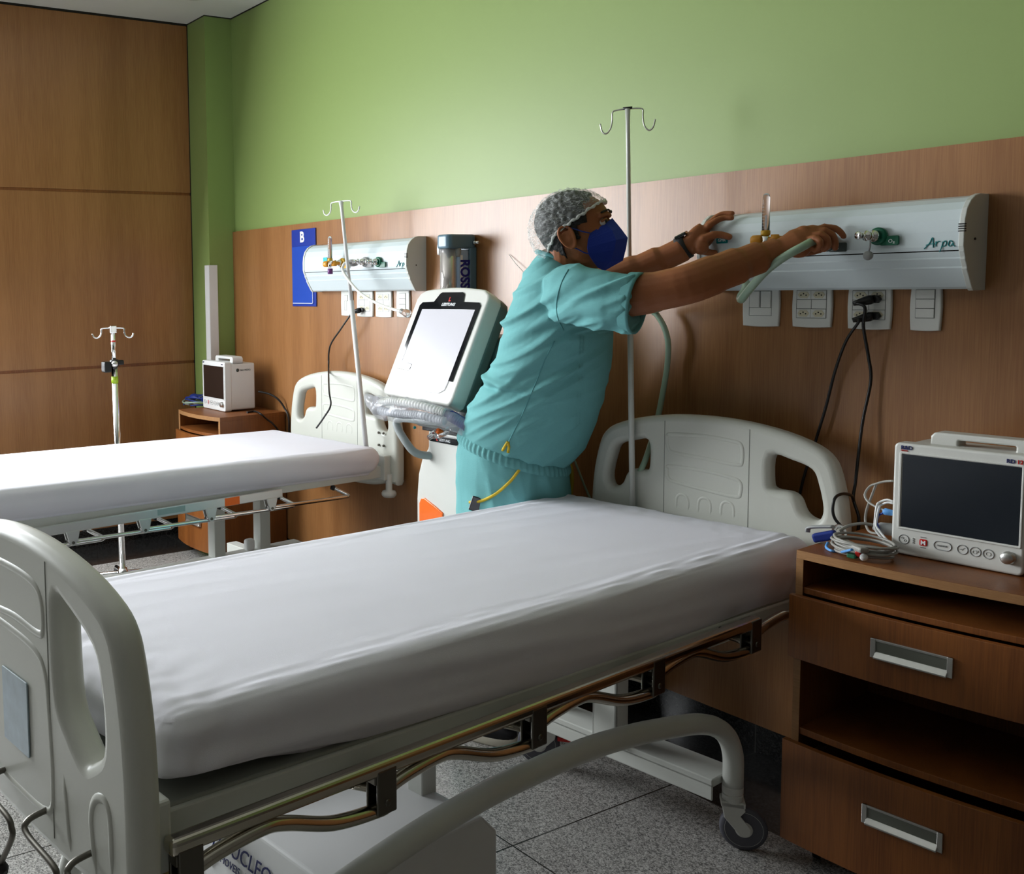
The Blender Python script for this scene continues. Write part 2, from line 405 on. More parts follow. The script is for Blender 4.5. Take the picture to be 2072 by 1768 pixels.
# side face vents of the far panel and its screw
MB().cyl((-3.6305, 2.91, 1.625), (-3.6285, 2.91, 1.625), 0.003).build('screw', 'black', p2, M=J2)
m_ = MB(); m_.cyl((-1.3570, 2.905, 1.64), (-1.3545, 2.905, 1.64), 0.003); m_.build('screw', 'black', p1, M=J1)
def W2(p, base): return Vector(p) - Vector(base)
def wtext(name, s, size, m, x, y, z, parent, rot=0.0, **k):
    a = Vector((math.cos(rot), 0, math.sin(rot))); b = Vector((-math.sin(rot), 0, math.cos(rot)))
    off = Vector(parent.location) if parent else Vector()
    return text(name, s, size, m, axes(Vector((x, y, z))-off, a, b), parent, **k)
def script_logo(t, x, z, k, y):
    """the slanted handwritten panel logo"""
    off = Vector(t.location)
    def P(pts): return [Vector((x+q.x*k, y, z+q.y*k))-off for q in smooth([(a, b, 0) for a, b in pts], 5)]
    m_ = MB()
    for s_ in ([(0, -.05), (.25, .25), (.38, .52), (.42, .3), (.44, 0)], [(.08, .14), (.3, .2), (.52, .19)], [(.56, .32), (.56, .05)], [(.56, .18), (.66, .31), (.76, .3)],
               [(.90, .30), (.84, .02), (.76, -.25)], [(.87, .25), (1.02, .32), (1.06, .18), (.96, .05), (.85, .08)], [(1.36, .26), (1.22, .32), (1.16, .12), (1.26, .04), (1.38, .22), (1.38, .10), (1.48, .02)]):
        m_.tube(P(s_), 0.026*k, 6)
    return m_.build('logo', 'teal', t)
lg = AY(1874, 500, 2.853); script_logo(p1, lg.x-0.006, lg.z-0.002, 0.050, 2.8555)
lg = AY(801, 541, 2.853); script_logo(p2, lg.x, lg.z+0.004, 0.052, 2.8555)
def sticker(t, px, py, w_, h, m, parts):
    c = AY(px, py, 2.856); off = Vector(t.location)
    o = plate('sticker', rrect(-w_/2, w_/2, -h/2, h/2, 0.003), [], 0.0012, 0.0004, m, t, Matrix.Translation(c-off))
    for txt, sz, dx, dz in parts:
        text('lettering', txt, sz, 'white_ink', axes(c+Vector((dx, -0.0012, dz))-off, *UPW), t)
sticker(p1, 1461, 484, 0.040, 0.026, 'teal', [('GMR', 0.013, -0.014, -0.007), ('^', 0.012, -0.006, -0.001)])
sticker(p2, 658, 528, 0.036, 0.036, 'cyan_label', [('A', 0.018, -0.004, -0.012)])

def gas_outlet(t, px, py, flag, mflag, letter='', cap=True):
    """connector valve of a medical gas outlet, part of the panel"""
    c = AY(px, py, 2.853); off = Vector(t.location); q = c-off
    m_ = MB()
    m_.lathe(q, [(0.024, 0), (0.024, 0.008), (0.018, 0.010)], (0, -1, 0))
    b = m_.build('outlet_ring', mflag, t)
    plate('outlet_flag', rrect(0, 0.048, -0.022, 0.004, 0.004), [], 0.006, 0.0015, mflag, b, Matrix.Translation(q+Vector((0.006, -0.004, -0.004))))
    if letter: text('lettering', letter, 0.014, 'white_ink', axes(q+Vector((0.028, -0.0076, -0.019)), *UPW), b)
    m_ = MB(); m_.lathe(q, [(0.015, 0.008), (0.016, 0.022), (0.012, 0.024), (0.012, 0.036), (0.014, 0.037), (0.014, 0.042), (0.0085, 0.044), (0.0085, 0.060), (0.0105, 0.061), (0.0105, 0.068), (0.004, 0.069)], (-0.35, -1, 0.05))
    v = m_.build('outlet_valve', 'chrome', t)
    if cap:
        m_ = MB(); e = q+Vector((-0.006, -0.03, -0.012))
        m_.tube(smooth([e, e+Vector((0.002, -0.005, -0.016)), e+Vector((-0.004, 0, -0.030))], 4), 0.0022, 6)
        m_.ball(e+Vector((-0.005, 0, -0.040)), 0.013, 0.011, 0.013)
        m_.build('dust_cap', 'grey_plastic', t)
gas_outlet(p1, 1779, 478, 1, 'green_gas', 'O\u2082')
gas_outlet(p1, 1676, 492, 1, 'dark_grey_plastic', '3', cap=False)
gas_outlet(p1, 1586, 497, 1, 'amber', '', cap=False)
gas_outlet(p2, 767, 530, 1, 'green_gas', '', cap=False)
gas_outlet(p2, 740, 530, 1, 'grey_plastic', '', cap=False)
gas_outlet(p2, 694, 532, 1, 'yellow_gas', '', cap=False)

def flowmeter(px, py, label, purple=False, h=0.10):
    c = AY(px, py, 2.80)
    t = empty('flowmeter', c, 0, label, 'flowmeter', None)
    MB().lathe((0, 0, 0.012), [(0.0105, 0), (0.0105, h), (0.0085, h+0.008), (0.004, h+0.012)], n=20).build('tube', 'clear_plastic', t)
    mk = MB(); mk.box(0.003, 0.0095, -0.0100, -0.0090, 0.018, 0.060)
    for k in range(9): mk.box(-0.006, 0.002, -0.0104, -0.0098, 0.02+k*0.009, 0.0212+k*0.009)
    mk.build('scale', 'grey_plastic', t)
    MB().lathe((0, 0, 0), [(0.012, 0.002), (0.013, 0.004), (0.013, 0.014), (0.011, 0.016)]).build('collar', 'yellow_gas', t)
    MB().lathe((0, 0, -0.030), [(0.009, 0), (0.011, 0.004), (0.011, 0.032)]).build('body', 'chrome', t)
    MB().lathe((-0.008, -0.004, -0.012), [(0.012, 0), (0.015, 0.004), (0.015, 0.026), (0.012, 0.030), (0.002, 0.031)], (-1, -0.2, 0)).build('knob', 'amber', t)
    MB().lathe((0.008, 0, -0.010), [(0.006, 0), (0.006, 0.006), (0.0135, 0.008), (0.0135, 0.028), (0.009, 0.030), (0.008, 0.046)], (0.8, 0.6, 0)).build('coupling', 'amber', t)
    if purple: MB().lathe((0, 0, -0.034), [(0.010, 0), (0.013, -0.002), (0.013, -0.026), (0.010, -0.028)]).build('nozzle_cap', 'purple', t)
    return t
f1 = flowmeter(1549, 477, 'clear flow meter with yellow knobs behind the man\'s forearm')
f2 = flowmeter(668, 529, 'clear flow meter with orange knobs and a purple cap, far panel', True)
# grey hose coupling plugged into the far panel
hc = empty('hose_coupling', AY(711, 532, 2.80), 0, 'grey ribbed hose coupling plugged in beside the far flow meter', 'coupling')
MB().lathe((0, 0, 0), [(0.008, -0.02), (0.013, -0.012), (0.0165, -0.008), (0.0175, 0.012), (0.013, 0.030), (0.008, 0.034), (0.008, 0.046)], (0.75, 0.65, 0.0)).build('barrel', 'grey_plastic', hc)
MB().lathe((0.033, 0.028, 0), [(0.012, 0), (0.012, 0.006), (0.008, 0.008), (0.008, 0.02)], (0.75, 0.65, 0.0)).build('ring', 'chrome', hc)

# --- wall plates
def plate_body(t, w_, h):
    m_ = MB(); n = 18
    pl = []
    for i in range(n+1):
        a = -w_/2 + w_*i/n; pl.append((a, -h/2-0.0025*(1-(2*a/w_)**2)))
    pl += [(w_/2+0.002, -h/4), (w_/2+0.003, 0), (w_/2+0.002, h/4), (w_/2, h/2), (-w_/2, h/2), (-w_/2-0.002, h/4), (-w_/2-0.003, 0), (-w_/2-0.002, -h/4)]
    return plate('cover_plate', pl, [], 0.012, 0.004, 'plate_white', t, Matrix.Translation((0, -0.005, 0)))
def socket(t, x, z):
    hexa = [(-0.0185, 0), (-0.011, 0.0095), (0.011, 0.0095), (0.0185, 0), (0.011, -0.0095), (-0.011, -0.0095)]
    b = plate('socket', rrect(x-0.0215, x+0.0215, z-0.0125, z+0.0125, 0.001), [], 0.002, 0.0005, 'plate_white', t, Matrix.Translation((0, -0.0115, 0)))
    plate('socket_insert', [(x+a, z+c) for a, c in hexa], [], 0.002, 0.0006, 'socket_cream', b, Matrix.Translation((0, -0.0125, 0)))
    h = MB()
    for dx, dz in ((-0.008, -0.001), (0.0, 0.0035), (0.008, -0.001)): h.cyl((x+dx, -0.0140, z+dz), (x+dx, -0.0120, z+dz), 0.0022, n=10)
    h.build('socket_holes', 'black', b)
def frame_lines(t, rects):
    m_ = MB(); k = 0.0005
    for x0, x1, z0, z1 in rects:
        for a in ((x0, x1, z0-k, z0+k), (x0, x1, z1-k, z1+k), (x0-k, x0+k, z0, z1), (x1-k, x1+k, z0, z1)):
            m_.box(a[0], a[1], -0.0114, -0.0108, a[2], a[3])
    return m_.build('module_gap', 'dark_grey_plastic', t)
def wall_plate(px0, px1, pyb, kind, name, label, group, tilt=0.0):
    a = AY(px0, pyb, YP); b = AY(px1, pyb, YP); w_ = abs(b.x-a.x); h = 0.125
    t = empty(name, ((a.x+b.x)/2, YP, (a.z+b.z)/2+h/2), 0, label, name.replace('_', ' '), group)
    plate_body(t, w_, h)
    if kind == 'sockets':
        for sx in (-1, 1):
            for z in (0.034, -0.022): socket(t, sx*0.0235, z)
        frame_lines(t, [(-0.046, 0.046, -0.036, 0.048), (-0.046, 0.0, -0.008, 0.02), (0.0, 0.046, -0.008, 0.02)])
    if kind == 'twin':
        for x in (-0.019, 0.019):
            q = plate('rocker', rrect(x-0.0165, x+0.0165, -0.004, 0.047, 0.002), [], 0.004, 0.001, 'plate_white', t, Matrix.Translation((0, -0.0125, 0)))
        frame_lines(t, [(-0.0375, -0.0005, -0.0045, 0.048), (0.0005, 0.0375, -0.0045, 0.048), (-0.0375, 0.0375, -0.030, -0.0045)])
    if kind == 'triple':
        for z in (0.024, -0.002, -0.028): plate('rocker', rrect(-0.0235, 0.0235, z, z+0.0245, 0.001), [], 0.003, 0.0008, 'plate_white', t, Matrix.Translation((0, -0.012, 0)))
        frame_lines(t, [(-0.0245, 0.0245, -0.029, -0.003), (-0.0245, 0.0245, -0.003, 0.023), (-0.0245, 0.0245, 0.023, 0.049)])
    if kind == 'blank':
        plate('rocker', rrect(-0.014, 0.014, 0.012, 0.040, 0.002), [], 0.003, 0.0008, 'plate_white', t, Matrix.Translation((0, -0.012, 0)))
        frame_lines(t, [(-0.0145, 0.0145, 0.0115, 0.041), (-0.0145, 0.004, -0.036, 0.0115)])
    return t
wall_plate(1507, 1578, 659, 'twin', 'switch_plate', 'white plate with two tall rockers near the man\'s forearm', 'wall plates under the near gas panel')
wall_plate(1607, 1684, 661, 'sockets', 'socket_plate', 'white four-socket plate with nothing plugged in, near panel', 'wall plates under the near gas panel')
wp3 = wall_plate(1719, 1804, 665, 'sockets', 'socket_plate', 'white socket plate with two black plugs in it', 'wall plates under the near gas panel')
wall_plate(1845, 1905, 668, 'triple', 'switch_plate', 'white three-rocker plate, rightmost under the near panel', 'wall plates under the near gas panel')
G2 = 'wall plates under the far gas panel'
wall_plate(694, 715, 638, 'blank', 'switch_plate', 'narrow white switch plate behind the far white drip pole', G2)
wall_plate(726, 757, 640, 'sockets', 'socket_plate', 'white socket plate with one black plug, far wall', G2)
wall_plate(764, 795, 641, 'sockets', 'socket_plate', 'white socket plate crossed by the pale hose, nothing plugged in', G2)
wall_plate(806, 831, 641, 'triple', 'switch_plate', 'narrow white plate beside the tilted ventilator screen', G2)

def plug(p, rz, label, group=None, s=1.0):
    t = empty('plug', p, rz, label, 'plug', group)
    hexa = [(-0.019, 0), (-0.012, 0.0105), (0.012, 0.0105), (0.019, 0), (0.012, -0.0105), (-0.012, -0.0105)]
    plate('plug_head', [(a*s, b*s) for a, b in hexa], [], 0.012*s, 0.003, 'black', t, Matrix.Translation((0, -0.006*s, 0)))
    MB().lathe((0, -0.010*s, 0), [(0.011*s, 0), (0.013*s, 0.008*s), (0.012*s, 0.018*s), (0.0085*s, 0.036*s), (0.006*s, 0.048*s)], (-0.85, -0.5, -0.25)).build('plug_grip', 'black', t)
    return t
def cable(name, pts, r, m, label, cat='cable', k=8, n=8, group=None):
    return tag(MB().tube(smooth(pts, k), r, n).build(name, m), label, cat, group)
q1 = AY(1771, 605, 2.955); q2 = AY(1770, 639, 2.955)
plug(q1, 0, 'upper black plug in the near socket plate', 'black plugs in the near socket plate', 1.05)
plug(q2, 0, 'lower black plug in the near socket plate', 'black plugs in the near socket plate', 1.05)
cable('power_cord', [q1+Vector((-0.036, -0.034, -0.012)), AY(1750, 622, 2.91), AY(1747, 660, 2.92), AY(1757, 720, 2.94), AY(1762, 770, 2.95), AY(1746, 850, 2.94), AY(1737, 920, 2.93), AY(1731, 975, 2.92), AY(1727, 1010, 2.90), AY(1738, 1050, 2.90), AY(1730, 1090, 2.90), AY(1700, 1120, 2.95)], 0.0042, 'black',
      'black power cord from the upper plug, the one hanging further right', 'cord')
cable('power_cord', [q2+Vector((-0.036, -0.034, -0.012)), AY(1738, 650, 2.91), AY(1712, 690, 2.93), AY(1690, 750, 2.95), AY(1672, 820, 2.95), AY(1657, 870, 2.95), AY(1645, 910, 2.955), AY(1628, 960, 2.955), AY(1616, 1010, 2.955)], 0.0042, 'black',
      'black power cord from the lower plug, running down behind the near headboard', 'cord')
cable('power_cord', [AY(1727, 1012, 2.89), AY(1722, 1002, 2.87), AY(1705, 999, 2.80), AY(1690, 1007, 2.745), AY(1685, 1030, 2.735), AY(1690, 1050, 2.738), AY(1706, 1068, 2.742)], 0.0042, 'black',
      'short black cord looped around the edge of the near headboard', 'cord')
q3 = AY(733, 627, 2.955)
plug(q3, 0, 'single black plug in the far socket plate', None, 1.05)
cable('power_cord', [q3+Vector((-0.036, -0.034, -0.012)), AY(712, 633, 2.90), AY(690, 665, 2.88), AY(668, 700, 2.88), AY(665, 740, 2.89), AY(666, 790, 2.72), AY(669, 820, 2.68), AY(655, 845, 2.66), AY(640, 866, 2.64)], 0.0045, 'black',
      'black power cord hanging in front of the far headboard', 'cord')
# --- pale hose from far panel to ventilator
wh = empty('oxygen_hose', (0, 0, 0), 0, 'pale hose sagging from the far gas panel to the ventilator screen', 'hose')
MB().tube(smooth([AY(706, 531, 2.79), AY(697, 533, 2.76), AY(693, 545, 2.75), AY(702, 562, 2.74), AY(728, 592, 2.73), AY(760, 612, 2.72), AY(790, 624, 2.70), AY(814, 630, 2.68)], 8), 0.0065, 10).build('hose', 'white_hose', wh)
MB().lathe(AY(811, 629, 2.68), [(0.011, 0), (0.013, 0.01), (0.013, 0.022), (0.017, 0.024), (0.017, 0.045), (0.010, 0.05)], (0.8, 0.2, -0.25)).build('connector', 'clear_plastic', wh)

# --- blue board with letter B
a = AY(592, 466, YP); b = AY(642, 620, YP)
bs = empty('sign_board', (a.x, YP, b.z), 0, 'tall blue wall sign with a white letter B', 'sign')
W_, H_ = b.x-a.x, a.z-b.z
plate('board', rrect(0, W_, 0, H_, 0.003), [], 0.006, 0.001, 'blue_sign', bs, Matrix.Translation((0, -0.004, 0)))
plate('pocket', rrect(0.008, W_-0.022, 0.012, H_*0.78, 0.01), [], 0.004, 0.0015, 'blue_sign_light', bs, Matrix.Translation((0, -0.009, 0)))
MB().box(0.012, W_-0.026, -0.0125, -0.011, 0.016, 0.0185).box(W_-0.028, W_-0.026, -0.0125, -0.011, 0.016, H_*0.74).build('pocket_edge', 'white_ink', bs)
text('lettering', 'B', 0.080, 'white_ink', axes((W_*0.36, -0.008, H_*0.835), *UPW), bs, bold=0.0022)

# --- suction / vacuum unit with the ROSS canister
r0 = Vector((-3.37, YP, 1.47))
rs = empty('suction_canister', r0, 0, 'blue-grey wall suction canister lettered ROSS above the ventilator', 'suction unit')
MB().box(-0.010, 0.078, -0.042, 0, -0.06, 0.235).build('housing', 'steel_blue', rs, bevel=0.008, seg=3)
hd = MB(); pl = rrect(-0.008, 0.080, -0.160, 0.0, 0.026, 6); hd.prism(pl, lambda a, b, d: (a, b, d), 0.228, 0.288)
hd.build('head', 'steel_blue', rs, bevel=0.010, seg=3)
MB().lathe((0.030, -0.118, -0.06), [(0.036, 0), (0.036, 0.287)], n=28).build('clear_jar', 'canister_clear', rs)
lb = MB(); pl = rrect(0.030, 0.074, -0.102, -0.040, 0.012, 6); lb.prism(pl, lambda a, b, d: (a, b, d), -0.06, 0.222)
lb.build('scale_tube', 'canister_blue', rs, bevel=0.005, seg=2)
MB().box(0.0735, 0.0748, -0.090, -0.078, -0.06, 0.20).build('scale_strip', 'white_light', rs)
text('lettering', 'ROSS', 0.066, 'blue_ink', axes((0.0752, -0.088, 0.182), (0, 0, -1), (0, 1, 0)) @ Matrix.Diagonal((0.80, 1.05, 1, 1)), rs, bold=0.0022)
g_ = MB().lathe((-0.008, -0.140, 0.228), [(0.024, 0), (0.027, 0.004), (0.027, 0.018), (0.020, 0.022), (0.014, 0.034)], (0.5, 0.85, 0)).build('gauge', 'grey_plastic', rs)
MB().lathe((-0.008, -0.140, 0.228), [(0.024, -0.003), (0.024, 0.002), (0.001, 0.002)], (0.5, 0.85, 0)).build('gauge_face', 'white_plastic', g_)
MB().lathe((0.062, -0.095, 0.215), [(0.012, -0.022), (0.015, -0.006), (0.015, 0.010), (0.008, 0.022)]).build('clip', 'grey_plastic', rs)
MB().cyl((0.078, -0.025, 0.252), (0.118, -0.025, 0.252), 0.006).cyl((0.086, -0.025, 0.252), (0.094, -0.025, 0.252), 0.008).build('hose_barb', 'chrome', rs)
# thin wire end on the wall beside the man
cable('wire_end', [AY(1030, 515, 2.966), AY(1045, 535, 2.955), AY(1066, 557, 2.95)], 0.0012, 'grey_cable', 'short thin wire sticking out of the laminate left of the man', 'wire')

# ================================================================ BEDS
TILT = Matrix(((1, 0, 0, 0), (0, 1, 0, 0), (0, -0.029, 1, 0), (0, 0, 0, 1)))      # the lying surface drops slightly to the head
RTILT = Matrix(((1, 0, 0, 0), (0, 1, 0, 0), (0, -0.010, 1, 0), (0, 0, 0, 1)))
TILT2 = Matrix(((1, 0, 0, 0), (0, 1, 0, 0), (0, -0.004, 1, 0), (0, 0, 0, 1)))
def half_sym(pl): return pl + [(-a, b) for a, b in pl[::-1] if abs(a) > 1e-6]
BOARD = half_sym([(0.0, 1.118), (0.12, 1.112), (0.24, 1.092), (0.33, 1.062), (0.372, 1.030), (0.393, 0.985), (0.412, 0.90), (0.421, 0.80), (0.422, 0.66), (0.416, 0.60), (0.400, 0.595)][:11] + [(0.345, 0.60), (0.30, 0.585), (0.2, 0.57), (0.0, 0.565)])
HOLE = [(0.205, 1.018), (0.260, 1.012), (0.318, 0.992), (0.338, 0.950), (0.352, 0.885), (0.345, 0.850), (0.325, 0.846), (0.300, 0.862), (0.282, 0.900), (0.258, 0.915), (0.212, 0.918), (0.200, 0.94)]
HOLE_F = [(0.172, 1.030), (0.205, 1.030), (0.300, 0.985), (0.322, 0.930), (0.330, 0.868), (0.322, 0.820), (0.285, 0.790), (0.258, 0.782), (0.215, 0.812), (0.180, 0.850), (0.170, 0.93)]
def ridge(mb, outline, y, r, closed=True):
    if not closed: r = [r*min(1.0, 0.62+0.2*min(i, len(outline)-1-i)) for i in range(len(outline))]
    mb.tube([(a, y, b) for a, b in outline], r, 8, closed=closed, cap=not closed)
def board(name, t, y, face, hole, foot):
    """moulded plastic end board; face = -1 shows its patterned side to the foot, +1 ... both sides carry it"""
    ol = sm2(BOARD, 3); h = sm2(hole, 4)
    b = plate(name, ol, [h, [(-a, c) for a, c in h][::-1]], 0.058, 0.021, 'bed_plastic', t, Matrix.Translation((0, y, 0)), res=5)
    m_ = MB()
    for s in (-1, 1):
        yy = y+s*0.0215
        if not foot:
            ridge(m_, sm2([(-.115, 1.050), (.0, 1.056), (.085, 1.050), (.115, 1.040), (.118, 0.99), (.10, 0.978), (0, .985), (-.1, .99), (-.125, 1.0), (-.13, 1.04)], 4), yy, 0.0100)
            ridge(m_, sm2([(-.115, .945), (0, .945), (.09, .935), (.115, .922), (.115, .892), (.1, .878), (0, .885), (-.1, .895), (-.125, .905), (-.13, .935)], 4), yy, 0.0100)
            for x in (-0.075, 0, 0.075): ridge(m_, sm2([(x-.02, .80), (x-.02, .84), (x-.01, .856), (x+.01, .856), (x+.02, .84), (x+.02, .80)], 4, False), yy, 0.0093, False)
        else:
            ridge(m_, sm2([(-.125, 1.045), (0, 1.05), (.085, 1.043), (.118, 1.02), (.122, .97), (.10, .955), (0, .96), (-.10, .955), (-.122, .97), (-.13, 1.02)], 4), yy, 0.0108)
            ridge(m_, sm2([(-.125, .93), (0, .93), (.09, .92), (.125, .89), (.135, .82), (.14, .70), (.12, .64), (0, .63), (-.12, .64), (-.14, .70), (-.135, .82), (-.125, .90)], 4), yy, 0.0108)
            for q in (-1, 1):
                ridge(m_, sm2([(q*.185, .74), (q*.195, .66), (q*.205, .60)], 4, False), yy, 0.0108, False)
                ridge(m_, sm2([(q*.300, .60), (q*.285, .69), (q*.300, .735), (q*.335, .75), (q*.352, .72), (q*.352, .62)], 4, False), yy, 0.0112, False)
    o2 = m_.build('moulded_ribs', 'bed_plastic', b)
    for s in (-1, 1):
        for q in (-1, 1):
            MB().tube([(q*.140, y+s*.0290, z) for z in (1.092, 1.0, .9, .8, .7, .6)], 0.0012, 6).build('panel_seam', 'bed_seam', b)
    return b
RB = [0.0, 0.425, 0.86, 1.295, 1.735]      # bracket positions along the rail (foot to head)
def bed_rail(t, s, stickers=False):
    x = s*0.395
    r = MB(); r.box(x-0.016, x+0.016, -0.035, 1.765, 0.658, 0.687)
    rail = r.build('side_rail', 'bright_steel', t, bevel=0.010, seg=4, M=RTILT)
    for i, y in enumerate(RB):
        k = MB(); k.box(x-0.017, x-0.011, y-0.024, y+0.024, 0.582, 0.668).box(x+0.011, x+0.017, y-0.024, y+0.024, 0.582, 0.668).box(x-0.012, x+0.012, y-0.026, y+0.026, 0.640, 0.660)
        k.cyl((x-0.02, y, 0.604), (x+0.02, y, 0.604), 0.007, n=12)
        k.build('bracket', 'dark_steel', t, bevel=0.003)
    for i in range(5):
        y = RB[i]
        e = y+0.425
        pts = [(x, y+0.005, 0.626), (x, y+0.06, 0.640), (x, y+0.15, 0.650), (x, y+0.20, 0.642), (x, e-0.12, 0.606), (x, e-0.02, 0.594), (x-s*0.006, e+0.020, 0.594), (x-s*0.030, e+0.022, 0.612), (x-s*0.054, e-0.022, 0.630)]
        pts = [Vector(p)-Vector((0, 0, 0.008)) for p in pts]
        MB().tube(smooth(pts, 6), 0.0135, 12).build('rail_tube', 'bright_steel', t)
        MB().lathe((x-s*0.062, e-0.034, 0.628), [(0.014, -0.004), (0.014, 0.012), (0.012, 0.016)], (s*0.9, 0.2, -0.1), n=16).build('pivot_bush', 'rubber', t)
    if stickers:
        MB().box(x+0.0172, x+0.0178, 1.20, 1.285, 0.654, 0.686).build('orange_sticker', 'orange', rail)
        MB().box(x+0.0172, x+0.0178, 0.86, 0.98, 0.656, 0.684).build('teal_sticker', 'cyan_label', rail)
def flat_rail(t, s):
    x = s*0.400
    rail = MB().box(x-0.006, x+0.006, -0.10, 1.530, 0.630, 0.668).build('side_rail', 'pale_steel', t, bevel=0.003)
    MB().box(x+s*0.0062-0.0005, x+s*0.0062+0.0005, 1.225, 1.30, 0.632, 0.666).build('orange_sticker', 'orange', rail)
    MB().box(x+s*0.0062-0.0005, x+s*0.0062+0.0005, 0.90, 1.03, 0.640, 0.664).build('teal_sticker', 'pale_teal', rail)
    for k in range(5):
        y = 0.213+0.314*k
        pl = [(y-0.028, 0.635), (y+0.030, 0.635), (y+0.020, 0.592), (y+0.008, 0.578), (y-0.006, 0.578), (y-0.016, 0.592)]
        b = MB().prism(pl, lambda a, c, d: (d, a, c), x+s*0.004, x+s*0.010).prism(pl, lambda a, c, d: (d, a, c), x-s*0.022, x-s*0.016).build('bracket', 'pale_steel', t, bevel=0.002)
        MB().cyl((x-s*0.022, y, 0.590), (x+s*0.013, y, 0.590), 0.006, n=12).build('bracket_bolt', 'dark_steel', b)
        e = y+0.447
        pts = [(x-s*0.006, y-0.02, 0.592), (x-s*0.006, y+0.10, 0.588), (x-s*0.006, e-0.04, 0.580), (x-s*0.008, e-0.008, 0.580), (x-s*0.016, e+0.004, 0.584), (x-s*0.040, e-0.030, 0.606), (x-s*0.052, e-0.045, 0.617)]
        MB().tube(smooth(pts, 5), 0.0085, 12).build('rail_tube', 'chrome', t)
        MB().lathe((x-s*0.060, e-0.052, 0.620), [(0.012, -0.004), (0.012, 0.010), (0.009, 0.014)], (s*0.9, 0.3, -0.25), n=16).build('pivot_bush', 'rubber', t)
def caster(t, x, y, rz, r=0.062, red=False, name='caster'):
    c = empty(name, (x, y, 0)); c.rotation_euler = (0, 0, rz); c.parent = t
    # local: wheel rolls along local y, axle along local x, stem at origin, wheel trails by -0.035
    dy = 0.028
    MB().lathe((-0.0, dy, r), [(r*0.80, -0.014), (r*0.96, -0.012), (r, -0.006), (r, 0.006), (r*0.96, 0.012), (r*0.80, 0.014)], (1, 0, 0), n=32).build('tyre', 'grey_rubber', c)
    MB().lathe((0, dy, r), [(0.001, -0.0155), (r*0.34, -0.0155), (r*0.44, -0.010), (r*0.72, -0.010), (r*0.80, -0.0145), (r*0.84, -0.010), (r*0.84, 0.010), (r*0.80, 0.0145), (r*0.72, 0.010), (r*0.44, 0.010), (r*0.34, 0.0155), (0.001, 0.0155)], (1, 0, 0), n=28).build('hub', 'offwhite_plastic', c)
    f = MB()
    for s in (-1, 1):
        pl = [(-0.030, 0.135), (0.026, 0.135), (0.030, 0.115), (0.018, 0.10), (dy+0.016, r+0.008), (dy+0.016, r-0.010), (dy+0.004, r-0.017), (dy-0.012, r-0.012), (-0.022, 0.092)]
        f.prism(pl, lambda a, b, d: (d, a, b), s*0.021-0.003, s*0.021+0.003)
    f.box(-0.024, 0.024, -0.030, 0.03, 0.122, 0.137)
    f.lathe((0, 0, 0), [(0.026, 0.132), (0.027, 0.136), (0.027, 0.152), (0.024, 0.154), (0.027, 0.156), (0.027, 0.176)], n=24)
    f.build('fork', 'offwhite_plastic', c, bevel=0.003)
    if red:
        m_ = MB(); m_.box(-0.02, 0.02, -0.095, -0.03, 0.088, 0.100); m_.ball((0, -0.10, 0.098), 0.024, 0.016, 0.012)
        m_.box(-0.012, 0.012, 0.03, 0.085, 0.10, 0.112); m_.ball((0.0, 0.085, 0.108), 0.02, 0.014, 0.010)
        m_.build('brake_pedal', 'red', c)
    return c
